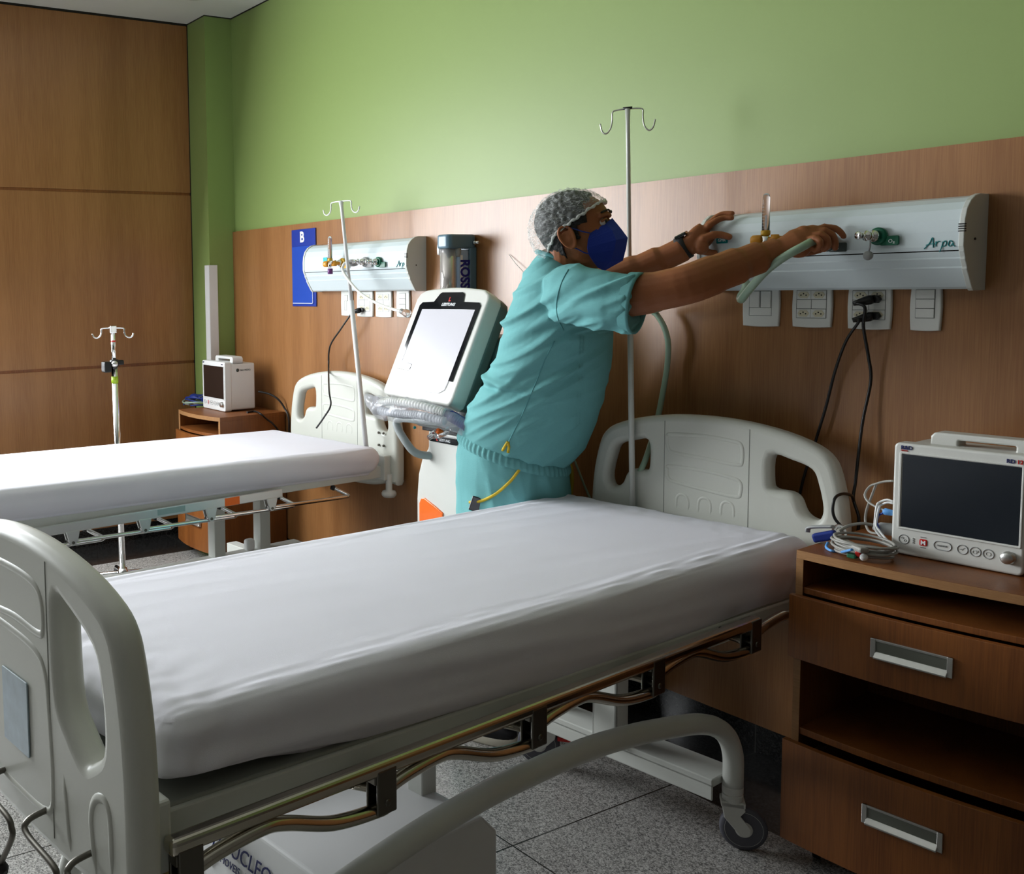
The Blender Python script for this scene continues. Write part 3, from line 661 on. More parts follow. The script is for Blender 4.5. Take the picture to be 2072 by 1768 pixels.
def make_bed(origin, rz, label, kind):
    t = empty('hospital_bed', origin, rz, label, 'bed', None)
    # deck and side frame
    f = MB()
    fx = 0.335 if kind == 2 else 0.318
    for s in (-1, 1): f.box(s*fx-0.02, s*fx+0.02, -0.02, 2.17, 0.640, 0.697)
    for y in (-0.02, 0.72, 1.35, 2.13): f.box(-0.318, 0.318, y, y+0.045, 0.645, 0.690)
    f.build('frame', 'bed_paint', t, bevel=0.004, M=TILT if kind == 1 else TILT2)
    MB().box(-0.330, 0.330, -0.015, 2.14, 0.690, 0.703).build('deck', 'bed_paint_dark', t, bevel=0.004, M=TILT)
    # bracket plates fixing the end boards
    for s in (-1, 1):
        for y, d in ((-0.045, -1), (2.165, 1)):
            k = MB(); k.box(s*0.335-0.045, s*0.335+0.045, y-0.012, y+0.03, 0.62, 0.74).build('board_mount', 'bed_paint', t, bevel=0.006)
            MB().lathe((s*0.375, y+d*0.02, 0.55), [(0.016, 0.10), (0.016, 0.022), (0.030, 0.018), (0.036, 0.008), (0.036, -0.002), (0.028, -0.012), (0.004, -0.014)]).build('bumper', 'brass' if (d < 0) else 'offwhite_plastic', t)
    board('headboard', t, 2.222, 1, HOLE, False)
    fb = board('footboard', t, -0.082, -1, HOLE_F, True)
    for s in (-1, 1): (flat_rail(t, s) if kind == 2 else bed_rail(t, s))
    bl = MB()
    for y in (2.195,):
        for x, z in ((0.30, 0.84), (0.335, 0.84), (0.30, 0.78), (0.335, 0.78)): bl.lathe((x, y-0.004, z), [(0.006, 0), (0.006, -0.006), (0.003, -0.008)], (0, 1, 0), n=10)
    if kind == 2: bl.build('bolts', 'dark_steel', t)
    if kind == 1:
        for s in (-1, 1):
            pts = [(0, 0.20), (0.003, 0.26), (0.030, 0.315), (0.080, 0.357), (0.15, 0.388), (0.25, 0.414), (0.46, 0.455), (0.66, 0.480), (0.82, 0.488)]
            lx = 0.33 if s > 0 else -0.28
            A = [(lx, 0.105+a, b-0.016*max(0, a-0.2)/0.6) for a, b in pts]; B = [(lx, 1.785-a, b-0.016*max(0, a-0.2)/0.6) for a, b in pts[::-1]]
            leg = MB().tube([(lx, 0.105, 0.168)]+smooth(A+B[1:], 5)+[(lx, 1.785, 0.168)], 0.0265, 18)
            leg.build('leg_arch', 'bed_paint', t)
        caster(t, 0.33, 1.785, -0.97, r=0.060, name='caster'); caster(t, -0.28, 1.785, 2.2, r=0.066, red=True, name='caster')
        caster(t, 0.33, 0.105, -2.5, name='caster'); caster(t, -0.28, 0.105, 2.8, name='caster')
        # cross members
        for y in (0.105, 1.785): MB().box(-0.25, 0.305, y-0.060, y+0.060, 0.175, 0.198).box(-0.25, 0.305, y-0.060, y-0.053, 0.138, 0.185).build('cross_member', 'bed_paint', t, bevel=0.003)
        MB().box(0.07-0.024, 0.07+0.024, 0.86-0.024, 0.86+0.024, 0.20, 0.65).build('lift_post', 'bed_paint', t, bevel=0.003)
        MB().box(-0.055, 0.025, 1.70, 1.708, 0.20, 0.65).box(-0.055, -0.047, 1.70, 1.76, 0.20, 0.65).box(0.017, 0.025, 1.70, 1.76, 0.20, 0.65).build('lift_post', 'bed_paint', t, bevel=0.002)
        MB().tube([(0.285, 0.045, 0.43), (0.285, 0.045, 0.64)], 0.016, 16).tube([(0.285, 0.045, 0.53), (0.285, 0.045, 0.552)], 0.0175, 16).build('pole_socket', 'bed_paint', t)
        MB().lathe((0.345, -0.030, 0.600), [(0.020, -0.012), (0.034, -0.006), (0.034, 0.006), (0.020, 0.012)]).build('bumper', 'brass', t)
        # motor cover with maker's lettering on its sloping foot side
        X0, X1 = -0.30, 0.24
        bx = MB(); poly = [(0.385, 0.06), (0.385, 0.215), (0.425, 0.360), (0.88, 0.350), (0.93, 0.30), (0.93, 0.06)]
        bx.prism(poly, lambda a, b, d: (d, a, b), X0, X1)
        cov = bx.build('motor_cover', 'white_plastic', t, bevel=0.008, seg=3)
        n_ = Vector((0, -0.964, 0.266))
        Mx = axes(Vector((-0.108, 0.4030, 0.284))+n_*0.003, (1, 0, 0), (0, 0.266, 0.964))
        text('lettering', 'NUCLEO TEC', 0.046, 'navy_ink', Mx, cov, space=1.0, bold=0.0)
        text('lettering', 'MOVEIS   HO P', 0.022, 'navy_ink', Mx @ Matrix.Translation((0.004, -0.026, 0)), cov)
        lg_ = MB(); e = [(a*0.55, b*0.55) for a, b in [(-0.055, -0.085), (-0.035, -0.06), (-0.018, 0.02), (-0.015, 0.085), (-0.03, 0.11), (-0.045, 0.06), (-0.06, -0.04)]]
        lg_.tube([Mx @ Vector((a, b, 0)) for a, b in e], 0.0022, 6, closed=True); lg_.build('logo', 'blue_cable', cov)
    else:
        c = MB()
        c.box(-0.035, 0.035, 0.25, 1.92, 0.235, 0.295)
        for y in (0.30, 1.76): c.box(-0.36, 0.36, y-0.03, y+0.03, 0.16, 0.240)
        c.build('base_frame', 'bed_paint', t, bevel=0.003)
        for y in (1.44, 1.70): MB().box(-0.030, 0.030, y-0.03, y+0.03, 0.29, 0.65).build('lift_post', 'bed_paint', t, bevel=0.003)
        for x, y in ((0.33, 0.30), (-0.33, 0.30), (0.33, 1.76), (-0.33, 1.76)): caster(t, x, y, 0.4)
        m_ = MB(); m_.box(-0.02, 0.02, 1.60, 1.65, 0.292, 0.35); m_.build('pedal_bracket', 'white_plastic', t, bevel=0.015, seg=3)
    # crank handles under the foot end
    if kind == 1:
        for k, x in enumerate((-0.06, 0.13, 0.30)):
            pts = [(x-0.02, -0.03, 0.64), (x-0.02, -0.115, 0.638), (x-0.018, -0.150, 0.630), (x, -0.157, 0.618), (x+0.10, -0.157, 0.612), (x+0.118, -0.157, 0.600), (x+0.118, -0.157, 0.578), (x+0.06, -0.160, 0.500)]
            h = MB().tube(smooth(pts, 5), 0.0058, 10).build('crank_handle', 'dark_steel', t)
            g = Vector((x+0.06, -0.160, 0.500))
            MB().lathe(g, [(0.006, -0.02), (0.013, -0.012), (0.0135, 0.07), (0.010, 0.082)], (-0.75, -0.15, 0.28)).build('grip', 'black', h)
        # document pouch on the footboard
        lb = plate('label_card', rrect(-0.065, 0.050, 0.71, 0.85, 0.004), [], 0.003, 0.001, 'card_blue', fb, Matrix.Translation((0, -0.1135, 0)))
    return t
mat('pale_teal', (0.30, 0.45, 0.45), 0.3)
mat('card_blue', (0.42, 0.52, 0.58), 0.35, var=0.25, vscale=30)
B1O, B1R = (-1.7875, 0.603, 0), 0.1134
B2O, B2R = (-3.985, 0.68, 0), 0.095
bed1 = make_bed(B1O, B1R, 'near hospital bed with arched legs in the foreground', 1)
bed2 = make_bed(B2O, B2R, 'far hospital bed on the left, by the wood wall', 2)
def BM(o, r): return Matrix.Translation(o) @ Matrix.Rotation(r, 4, 'Z')
M1, M2 = BM(B1O, B1R), BM(B2O, B2R)

# --- mattresses in stretched white sheets
def mattress(x0, x1, y0, y1, z0, z1, M, label, seed, wr=1.0, lift=0.085):
    nx, ny, nz = (64, 150, 14) if wr == 1.0 else (40, 90, 8); r = 0.030; cx, cy, cz = (x0+x1)/2, (y0+y1)/2, (z0+z1)/2
    hx, hy, hz = (x1-x0)/2, (y1-y0)/2, (z1-z0)/2
    vs, idx, fs = [], {}, []
    def vid(i, j, k):
        if (i, j, k) in idx: return idx[(i, j, k)]
        def wp(t):      # denser samples toward edges
            return math.sin(t*PI/2)*0.70 + t*0.30
        a, b, c = wp(2*i/nx-1)*hx, wp(2*j/ny-1)*hy, (2*k/nz-1)*hz
        rr = Vector((max(min(a, hx-r*1.3), -hx+r*1.3), max(min(b, hy-r*1.6), -hy+r*1.6), max(min(c, hz-r), -hz+r)))
        d = Vector((a, b, c))-rr
        n = d.normalized() if d.length > 1e-6 else Vector((0, 0, 1))
        # project to rounded box
        p = rr + Vector((n.x*r*1.3, n.y*r*1.6, n.z*r))
        u, v = a/hx, b/hy
        # pull lower edge inwards, bulge the sides, crown the top
        side = max(0, 1-abs(n.z))
        p.x -= math.copysign(0.030*max(0, -c/hz)**1.5, a)*abs(n.x) if c < 0 else 0
        p.y -= math.copysign(0.035*max(0, -c/hz)**1.5, b)*abs(n.y) if c < 0 else 0
        p += Vector((n.x, n.y, 0))*0.006*(1-(c/hz)**2)*side
        if n.z > 0.3: p.z += 0.006*(1-u*u)*(1-v*v)
        q = Vector((p.x*1.1+seed, p.y, p.z))
        # long drag creases, strongest near the near long edge and at the corners
        edge = math.exp(-((abs(u)-0.90)/0.10)**2)
        cr = noise.noise(Vector((q.x*46+q.y*1.5, q.y*0.9, q.z*30)))
        corner = math.exp(-((1-abs(v))*hy/0.13)**2)
        gath = noise.noise(Vector((q.x*24+q.z*9, q.y*22-q.z*9, q.z*5+seed)))
        d_ = 0.0105*edge*(max(0, 0.75-3.0*abs(cr))-0.2)*(1 if n.z > 0.1 else 0.5)*wr*(0.35+0.65*max(0, v))
        d_ += 0.0150*corner*max(side, 0.35)*gath*wr + 0.0010*noise.noise(Vector((q.x*5, q.y*3, 0)))*wr
        if side > 0.5: d_ += 0.010*noise.noise(Vector((q.y*1.6+seed, q.z*30+q.y*1.5, 3.3)))*wr
        # shallow stretched fold lines running to the head corner
        f = math.sin((q.x*60-q.y*7))*noise.noise(Vector((q.x*3, q.y*0.9, seed)))
        if n.z > 0.5: d_ += 0.0016*max(0, f)*wr
        p += n*d_
        if c < 0: p.z += lift*(-c/hz)*math.exp(-((b+hy)/0.42)**2)
        p.z -= 0.022*(b+hy)
        idx[(i, j, k)] = len(vs); vs.append(M @ Vector((p.x+cx, p.y+cy, p.z+cz))); return idx[(i, j, k)]
    for i in range(nx):
        for j in range(ny):
            fs.append((vid(i, j, 0), vid(i, j+1, 0), vid(i+1, j+1, 0), vid(i+1, j, 0)))
            fs.append((vid(i, j, nz), vid(i+1, j, nz), vid(i+1, j+1, nz), vid(i, j+1, nz)))
    for k in range(nz):
        for j in range(ny):
            fs.append((vid(0, j, k), vid(0, j, k+1), vid(0, j+1, k+1), vid(0, j+1, k)))
            fs.append((vid(nx, j, k), vid(nx, j+1, k), vid(nx, j+1, k+1), vid(nx, j, k+1)))
        for i in range(nx):
            fs.append((vid(i, 0, k), vid(i+1, 0, k), vid(i+1, 0, k+1), vid(i, 0, k+1)))
            fs.append((vid(i, ny, k), vid(i, ny, k+1), vid(i+1, ny, k+1), vid(i+1, ny, k)))
    m_ = MB(); m_.add(vs, fs, True); o = m_.build('mattress', 'sheet', sub=1)
    return tag(o, label, 'mattress')
mattress(-0.495, 0.345, 0.0, 2.165, 0.650, 0.852, M1, 'mattress under a stretched white sheet on the near bed', 1.7)
mattress(-0.445, 0.395, 0.0, 2.115, 0.700, 0.835, M2, 'mattress under a smooth bright white sheet on the far bed', 5.2, 0.6, 0.0)

# ================================================================ IV POLES
def iv_hook(mb, top, d, span, drop, r):
    d = Vector(d).normalized(); top = Vector(top)
    for s in (-1, 1):
        p = [(0, 0), (0.38, -0.02), (0.55, -0.10), (0.56, -0.45), (0.62, -0.80), (0.78, -1.0), (0.93, -0.88), (1.0, -0.55)]
        mb.tube(smooth([top+d*(s*a*span)+Vector((0, 0, b*drop)) for a, b in p], 5), r, 8)
b_ = Vector((-2.27, 2.735, 0.70)); tp = AY(1270, 220, 2.735)
iv = empty('iv_pole', b_, 0, 'tall grey drip pole with two hooks at the head of the near bed', 'drip stand')
dd = tp-b_
MB().tube([(0, 0, 0), dd*0.62], 0.0095, 14).build('lower_pole', 'bed_paint', iv)
MB().tube([dd*0.62, dd*0.97, dd], [0.0068, 0.0068, 0.0085], 14).build('upper_pole', 'bed_paint', iv)
h_ = MB(); iv_hook(h_, dd, (0.75, 0.5, 0), 0.085, 0.075, 0.0026); h_.build('hook', 'aluminium', iv)
h_ = MB(); h_.tube([dd+Vector((-0.012, -0.008, 0.002)), dd+Vector((0.012, 0.008, 0.002))], 0.0045, 8); h_.build('cap', 'black', iv)
b_ = Vector((-3.72, 2.70, 0.70)); tp = AY(690, 407, 2.70)
b_ = AY(741, 905, 2.815); tp = AY(690, 407, 2.75)
iv = empty('iv_pole', b_, 0, 'white drip pole leaning at the head of the far bed', 'drip stand')
dd = tp-b_
MB().tube([(0, 0, 0), dd*0.60], 0.0120, 14).build('lower_pole', 'white_plastic', iv)
MB().tube([dd*0.60, dd*0.97, dd], [0.0085, 0.0085, 0.012], 14).build('upper_pole', 'white_plastic', iv)
h_ = MB(); iv_hook(h_, dd, (0.97, 0.15, 0.0), 0.125, 0.06, 0.0032); h_.build('hook', 'white_plastic', iv)
# chrome stand on the floor beyond the far bed
b_ = Vector((-4.80, 1.908, 0)); tp = AX(228, 662, -4.80)
iv = empty('iv_stand', b_, 0, 'chrome drip stand on the floor beyond the far bed', 'drip stand')
dd = tp-b_
MB().tube([(0, 0, 0.07), dd*0.86], 0.0170, 18).build('lower_tube', 'chrome', iv)
MB().tube([dd*0.85, dd*0.985], 0.0115, 16).build('upper_tube', 'chrome', iv)
h_ = MB(); iv_hook(h_, dd+Vector((0, 0, -0.004)), (0.5, 0.86, 0), 0.105, 0.05, 0.0042); h_.build('hook', 'chrome', iv)
h_ = MB(); h_.box(-0.012, 0.012, -0.018, 0.018, -0.03, 0.008); h_.build('hook_block', 'chrome', iv, bevel=0.003).location = dd
MB().lathe(dd*0.945, [(0.0122, 0), (0.0122, 0.008)]).build('red_band', 'red', iv)
k_ = dd*0.865
MB().lathe(k_, [(0.022, -0.02), (0.024, 0.0), (0.022, 0.02)]).box(k_.x-0.03, k_.x+0.02, k_.y-0.06, k_.y-0.02, k_.z-0.045, k_.z+0.01).box(k_.x-0.015, k_.x+0.015, k_.y+0.0, k_.y+0.05, k_.z-0.01, k_.z+0.015).build('clamp', 'black', iv, bevel=0.006)
MB().lathe(k_+Vector((0.022, -0.006, -0.002)), [(0.016, 0), (0.016, 0.01), (0.001, 0.012)], (1, -0.3, 0)).build('clamp_knob', 'aluminium', iv)
MB().lathe(dd*0.79, [(0.0178, 0), (0.0178, 0.035)]).build('lime_sticker', 'lime', iv)
ft = MB()
for k in range(5):
    a = 2*PI*k/5+0.4
    ft.tube(smooth([(0, 0, 0.085), (math.cos(a)*0.10, math.sin(a)*0.10, 0.075), (math.cos(a)*0.23, math.sin(a)*0.23, 0.052)], 4), 0.012, 10)
ft.lathe((0, 0, 0.06), [(0.028, 0), (0.03, 0.02), (0.022, 0.05)])
ft.build('foot_spider', 'chrome', iv)
for k in range(5):
    a = 2*PI*k/5+0.4
    MB().lathe((math.cos(a)*0.23, math.sin(a)*0.23, 0.024), [(0.018, -0.012), (0.024, -0.009), (0.024, 0.009), (0.018, 0.012)], (math.sin(a), -math.cos(a), 0), n=18).cyl((math.cos(a)*0.23, math.sin(a)*0.23, 0.024), (math.cos(a)*0.23, math.sin(a)*0.23, 0.056), 0.006).build('castor_wheel', 'rubber', iv)

# ================================================================ BEDSIDE CABINETS
def make_cabinet(loc, rz, label, open2=0.05, W=0.50, D=0.458, bow=0.045):
    t = empty('bedside_cabinet', loc, rz, label, 'cabinet', None)
    def front(x, y0): u = (x-W/2)/(W/2); return y0-bow*(1-u*u)
    def slab(z0, z1, y0, inset=0.0, name='shelf', m='cabinet_laminate', y1=D):
        n = 14; xs = [inset+(W-2*inset)*i/n for i in range(n+1)]
        pl = [(x, front(x, y0)) for x in xs]+[(W-inset, y1), (inset, y1)]
        return MB().prism(pl, lambda a, b, d: (a, b, d), z0, z1).build(name, m, t, bevel=0.0012)
    tp = slab(0.8155, 0.838, 0.0, 0.0, 'top')
    n = 14; eb = MB(); xs = [W*i/n for i in range(n+1)]
    pl = [(x, front(x, -0.0012)) for x in xs]+[(x, front(x, 0.001)) for x in xs[::-1]]
    eb.prism(pl, lambda a, b, d: (a, b, d), 0.816, 0.8375).build('edge_band', 'cabinet_edge', tp)
    for x0, x1 in ((0.0, 0.018), (W-0.018, W)):
        sd = MB().box(x0, x1, 0.0, D, 0.075, 0.8155).build('side_panel', 'cabinet_laminate', t)
        MB().box(x0, x1, -0.0015, 0.0, 0.075, 0.8155).build('edge_band', 'cabinet_edge', sd)
    MB().box(0.018, W-0.018, D-0.008, D, 0.075, 0.8155).build('back_panel', 'cabinet_laminate', t)
    slab(0.725, 0.741, 0.006, 0.018, 'shelf')
    slab(0.545, 0.561, 0.03, 0.018, 'shelf')
    slab(0.345, 0.363, 0.004, 0.018, 'shelf')
    slab(0.075, 0.092, 0.03, 0.018, 'bottom_panel')
    def drawer(z0, z1, y0, hx, tilt=0.0):
        n = 14; x0, x1 = -0.006, W+0.006; xs = [x0+(x1-x0)*i/n for i in range(n+1)]
        pl = [(x, front(x, y0)) for x in xs]+[(x, front(x, y0)+0.018) for x in xs[::-1]]
        d = MB().prism(pl, lambda a, b, q: (a, b, q), z0, z1).build('drawer', 'cabinet_laminate', t, bevel=0.001)
        MB().box(0.03, W-0.03, y0+0.018, y0+0.36, z0+0.02, z0+0.032).box(0.03, 0.042, y0+0.002, y0+0.36, z0+0.02, z1-0.04).box(W-0.042, W-0.03, y0+0.002, y0+0.36, z0+0.02, z1-0.04).build('drawer_box', 'cabinet_edge', d)
        zc = (z0+z1)/2+(0.006 if z0 > 0.3 else 0.030); hw = 0.088; hh = 0.024
        yf = front(hx, y0)-0.0005; sl = 2*bow*(hx-W/2)/(W/2)**2
        Mh = Matrix.Translation((hx, yf, zc)) @ Matrix.Rotation(math.atan(sl), 4, 'Z')
        h = MB()
        h.box(-hw, hw, -0.004, 0.001, hh-0.006, hh).box(-hw, -hw+0.012, -0.005, 0.001, -hh, hh).box(hw-0.012, hw, -0.005, 0.001, -hh, hh)
        h.prism([(-0.012, -hh), (-0.013, -hh+0.004), (-0.002, -hh+0.016), (0.001, -hh+0.016), (0.001, -hh)], lambda a, b, q: (q, a, b), -hw+0.010, hw-0.010)
        h.build('handle', 'aluminium', d, bevel=0.001, M=Mh)
        MB().box(-hw+0.010, hw-0.010, -0.0012, 0.0005, -hh+0.012, hh-0.005).build('handle_recess', 'recess_grey', d, M=Mh)
        return d
    drawer(0.555, 0.722, -0.022, W/2+0.012)
    d2 = drawer(0.062, 0.334, -0.022-open2, W/2+0.012)
    for x in (0.05, W-0.05):
        for y in (0.05, D-0.06):
            MB().lathe((x, y, 0.024), [(0.016, -0.010), (0.024, -0.008), (0.024, 0.008), (0.016, 0.010)], (1, 0.3, 0), n=18).box(x-0.012, x+0.012, y-0.012, y+0.012, 0.03, 0.075).build('castor', 'black', t)
    return t
mat('recess_grey', (0.22, 0.23, 0.20), 0.4, 0.6)
CAB1 = Vector((-1.558, 2.507, 0)); CAB2 = Vector((-5.372, 2.520, 0))
make_cabinet(CAB1, 0.095, 'brown bedside cabinet with two drawers at the right edge of the picture', 0.016, 0.56, 0.395, 0.018)
make_cabinet(CAB2, 0.03, 'brown bedside cabinet in the corner beyond the far bed', 0.0, 0.50, 0.425, 0.035)

# ================================================================ PATIENT MONITORS
def make_monitor(loc, rz, label, near, scr):
    W, H, D = 0.285, 0.288, 0.17
    t = empty('patient_monitor', loc, rz, label, 'monitor', None)
    if near:
        MB().box(0.008, W-0.008, 0.03, D, 0.008, H-0.006).build('housing', 'offwhite_plastic', t, bevel=0.010, seg=3)
    else:
        MB().box(0.008, W-0.004, 0.03, D+0.03, 0.008, H-0.012).build('housing', 'white_plastic', t, bevel=0.010, seg=3)
    m_ = 'offwhite_plastic' if near else 'white_plastic'
    I = Matrix.Translation((0, 0.02, 0))
    bz = plate('bezel', rrect(0, W, 0.002, H, 0.012), [], 0.045, 0.006, m_, t, I, res=3)
    sx0, sx1, sz0, sz1 = 0.022, W-0.012, 0.074, H-0.028
    plate('screen_frame', rrect(sx0-0.008, sx1+0.006, sz0-0.006, sz1+0.006, 0.004), [rrect(sx0-0.002, sx1+0.001, sz0-0.001, sz1+0.001, 0.002)[::-1]], 0.004, 0.0015, m_, t, Matrix.Translation((0, -0.0035, 0)))
    MB().box(sx0, sx1, -0.0040, -0.002, sz0, sz1).build('screen', scr, t)
    # carrying handle
    hx0, hx1 = 0.060, W+0.03 if near else W-0.02
    hx1 = W-0.008
    plate('handle', [(hx0, H-0.012)]+[(hx0+0.001, H+0.018), (hx0+0.008, H+0.026), (hx0+0.016, H+0.028), (hx1-0.014, H+0.028), (hx1-0.006, H+0.024), (hx1, H+0.016), (hx1, H-0.012)],
          [rrect(hx0+0.062 if near else hx0+0.04, hx1-0.035, H-0.002, H+0.012, 0.003)[::-1]], 0.05 if near else 0.07, 0.005, m_, t, Matrix.Translation((0, 0.075 if near else 0.09, 0)))
    y = -0.003
    def rg(x, z, r, q=0.0011, sx=1.0):
        MB().tube([(x+sx*r*math.cos(2*PI*k/28), y, z+r*math.sin(2*PI*k/28)) for k in range(28)], q, 6, closed=True).build('button', 'grey_plastic', t)
    zb = 0.042
    rg(0.030, zb, 0.0115)
    bt = MB()
    for dx, dz in ((-0.003, 0.003), (0.003, -0.003)): bt.tube([(0.030+dx+0.0026*math.cos(k*PI/5), y, zb+dz+0.0026*math.sin(k*PI/5)) for k in range(10)], 0.0005, 5, closed=True)
    for dz in (-0.005, 0.0, 0.005): bt.tube([(0.0525+0.002*math.cos(k*PI/5), y, zb+dz+0.002*math.sin(k*PI/5)) for k in range(10)], 0.0005, 5, closed=True)
    bt.build('button_icon', 'grey_plastic', t)
    ic = plate('alarm_button', rrect(0.066, 0.083, zb-0.0085, zb+0.0085, 0.004), [], 0.002, 0.0006, 'red', t, Matrix.Translation((0, y, 0)))
    text('lettering', 'M', 0.0155, 'white_ink', axes((0.0685, y-0.0013, zb-0.0055), *UPW), ic, bold=0.0003)
    MB().box(0.068, 0.081, y-0.0005, y, zb+0.0125, zb+0.0137).box(0.068, 0.081, y-0.0005, y, zb-0.0135, zb-0.0125).build('tick', 'black', ic)
    pl = rrect(0.098, 0.136, zb-0.0105, zb+0.0105, 0.0104, 8)
    MB().tube([(a, y, b) for a, b in pl], 0.0012, 6, closed=True).build('button', 'grey_plastic', t)
    text('lettering', 'ALARME', 0.006, 'grey_plastic', axes((0.1045, y-0.0005, zb-0.002), *UPW), t)
    for x in (0.160, 0.187, 0.214):
        rg(x, zb, 0.0112)
    ic = MB()
    ic.tube([(0.154, y, zb-0.001), (0.157, y, zb+0.001), (0.159, y, zb-0.002), (0.162, y, zb+0.003), (0.165, y, zb+0.004)], 0.0006, 5)
    ic.tube([(a, y, b) for a, b in rrect(0.182, 0.190, zb-0.004, zb+0.002, 0.001)], 0.0005, 5, closed=True).tube([(0.185, y, zb+0.004), (0.193, y, zb+0.004), (0.193, y, zb-0.001)], 0.0005, 5)
    ic.tube([(a, y, b) for a, b in rrect(0.209, 0.219, zb-0.004, zb+0.004, 0.0035)], 0.0005, 5, closed=True)
    ic.build('button_icon', 'grey_plastic', t)
    kb = MB().lathe((0.255, -0.002, zb), [(0.0155, 0), (0.0155, 0.004), (0.0140, 0.005), (0.0138, 0.014), (0.012, 0.016), (0.001, 0.016)], (0, -1, 0), n=28).build('knob', 'aluminium', t)
    if near:
        text('lettering', 'R&D', 0.0135, 'navy_ink', axes((0.016, y-0.0006, H-0.0155), *UPW), t, bold=0.0003)
        text('lettering', 'MEDIQ', 0.0052, 'red', axes((0.016, y-0.0006, H-0.0205), *UPW), t)
        text('lettering', 'RD', 0.013, 'navy_ink', axes((W-0.043, y-0.0006, H-0.0205), *UPW), t, bold=0.0003)
        text('lettering', '12', 0.013, 'red', axes((W-0.0225, y-0.0006, H-0.0205), *UPW), t, bold=0.0003)
    else:
        text('lettering', 'R&D', 0.010, 'navy_ink', axes((0.010, y-0.0006, H-0.015), *UPW), t)
        text('lettering', 'RD12', 0.009, 'navy_ink', axes((W-0.040, y-0.0006, H-0.017), *UPW), t)
        q = MB().lathe((W-0.0035, 0.085, H-0.050), [(0.010, 0), (0.010, 0.001), (0.001, 0.001)], (1, 0, 0)).build('round_mark', 'dark_grey_plastic', t)
        text('lettering', 'R&D MEDIQ', 0.013, 'dark_grey_plastic', axes((W-0.0030, 0.10, H-0.055), (0, 1, 0), (0, 0, 1)), t)
    return t
make_monitor(Vector((-1.412, 2.674, 0.838)), 0.09, 'white patient monitor with a dark blue-grey screen on the right-hand cabinet', True, 'screen_off')
make_monitor(Vector((-5.348, 2.672, 0.838)), 0.0, 'white patient monitor on the corner cabinet beyond the far bed', False, 'screen_off_brown')

# ================================================================ CABLES ON THE CABINETS
ZT = 0.838
co = empty('monitor_cable_coil', (-1.50, 2.66, ZT), 0, 'coiled grey monitor leads on the right-hand cabinet, left of the monitor', 'cable coil')
rn = random.Random(4)
cc = AZ(1748, 1108, ZT+0.02); off = Vector((-1.50, 2.66, ZT))
for k in range(7):
    pts = []
    a_, b_ = 0.070+rn.uniform(-.006, .008), 0.055+rn.uniform(-.006, .006)
    ph = rn.uniform(0, 1); cz = 0.006+0.0055*k
    for i in range(22):
        an = 2*PI*i/22
        pts.append(Vector((cc.x+a_*math.cos(an)+rn.uniform(-.001, .001), cc.y+b_*math.sin(an), ZT+cz+0.004*math.sin(an*1+ph*6)))-off)
    MB().tube(smooth(pts, 3, True), 0.0034, 8, closed=True).build('lead', 'grey_cable', co)
p_ = AZ(1698, 1078, ZT+0.03)-off
MB().tube([(p_.x+0.014*math.cos(a), p_.y, p_.z+0.018*math.sin(a)) for a in [2*PI*i/16 for i in range(16)]], 0.006, 8, closed=True, flat=1.2).build('tie', 'clear_plastic', co)
MB().box(-0.045, 0.045, -0.012, 0.012, -0.006, 0.008).build('lead_block', 'grey_cable', co, bevel=0.005).matrix_local = Matrix.Translation(AZ(1728, 1106, ZT+0.03)-off) @ Matrix.Rotation(-0.5, 4, 'Z')
e1 = AZ(1738, 1125, ZT+0.012)-off
MB().ball(e1+Vector((0.012, 0, 0)), 0.0095).build('electrode_clip', 'white_plastic', co)
MB().box(e1.x-0.008, e1.x+0.006, e1.y-0.006, e1.y+0.008, e1.z-0.001, e1.z+0.013).build('electrode_clip', 'red', co, bevel=0.003)
MB().box(e1.x-0.026, e1.x-0.004, e1.y-0.010, e1.y+0.006, e1.z-0.008, e1.z+0.004).build('electrode_clip', 'green_plastic', co, bevel=0.003)
# grey connector going into the monitor
MB().lathe(AY(1786, 1069, 2.70)-off, [(0.006, -0.022), (0.010, -0.012), (0.0155, -0.006), (0.017, 0.03)], (0.95, 0.3, 0)).build('connector', 'grey_plastic', co)
MB().tube(smooth([AY(1697, 1075, 2.60)-off, AY(1716, 1064, 2.63)-off, AY(1745, 1059, 2.67)-off, AY(1775, 1064, 2.69)-off], 6), 0.0042, 8).build('lead', 'grey_cable', co)
# finger sensor
fs = empty('finger_sensor', AZ(1668, 1085, ZT+0.02), 0, 'blue finger clip sensor at the left corner of the right-hand cabinet', 'sensor')
MB().box(-0.028, 0.030, -0.012, 0.012, -0.012, 0.012).build('shell', 'blue_cable', fs, bevel=0.006, seg=3).rotation_euler = (0, -0.35, 0.3)
MB().tube(smooth([(-0.045, -0.002, 0.002), (-0.043, 0, 0.014), (-0.02, 0, 0.022), (0.022, 0.004, 0.030)], 5), 0.0045, 8, flat=2.2).build('jaw', 'grey_plastic', fs)
cable('blue_lead', [AZ(1675, 1098, ZT+0.006), AZ(1672, 1107, ZT+0.005), AZ(1682, 1114, ZT+0.004), AZ(1700, 1117, ZT+0.004), AZ(1724, 1112, ZT+0.05)], 0.0035, 'light_blue', 'light blue lead under the coiled grey cables', 'cable')
cable('grey_lead', [AY(1806, 973, 2.72), AY(1790, 974, 2.73), AY(1775, 978, 2.73), AY(1760, 984, 2.73), AY(1750, 1000, 2.72), AY(1756, 1014, 2.71), AY(1772, 1025, 2.70), AY(1791, 1033, 2.69)], 0.003, 'grey_cable', 'thin grey lead looping left of the near monitor into the blue plug', 'cable')
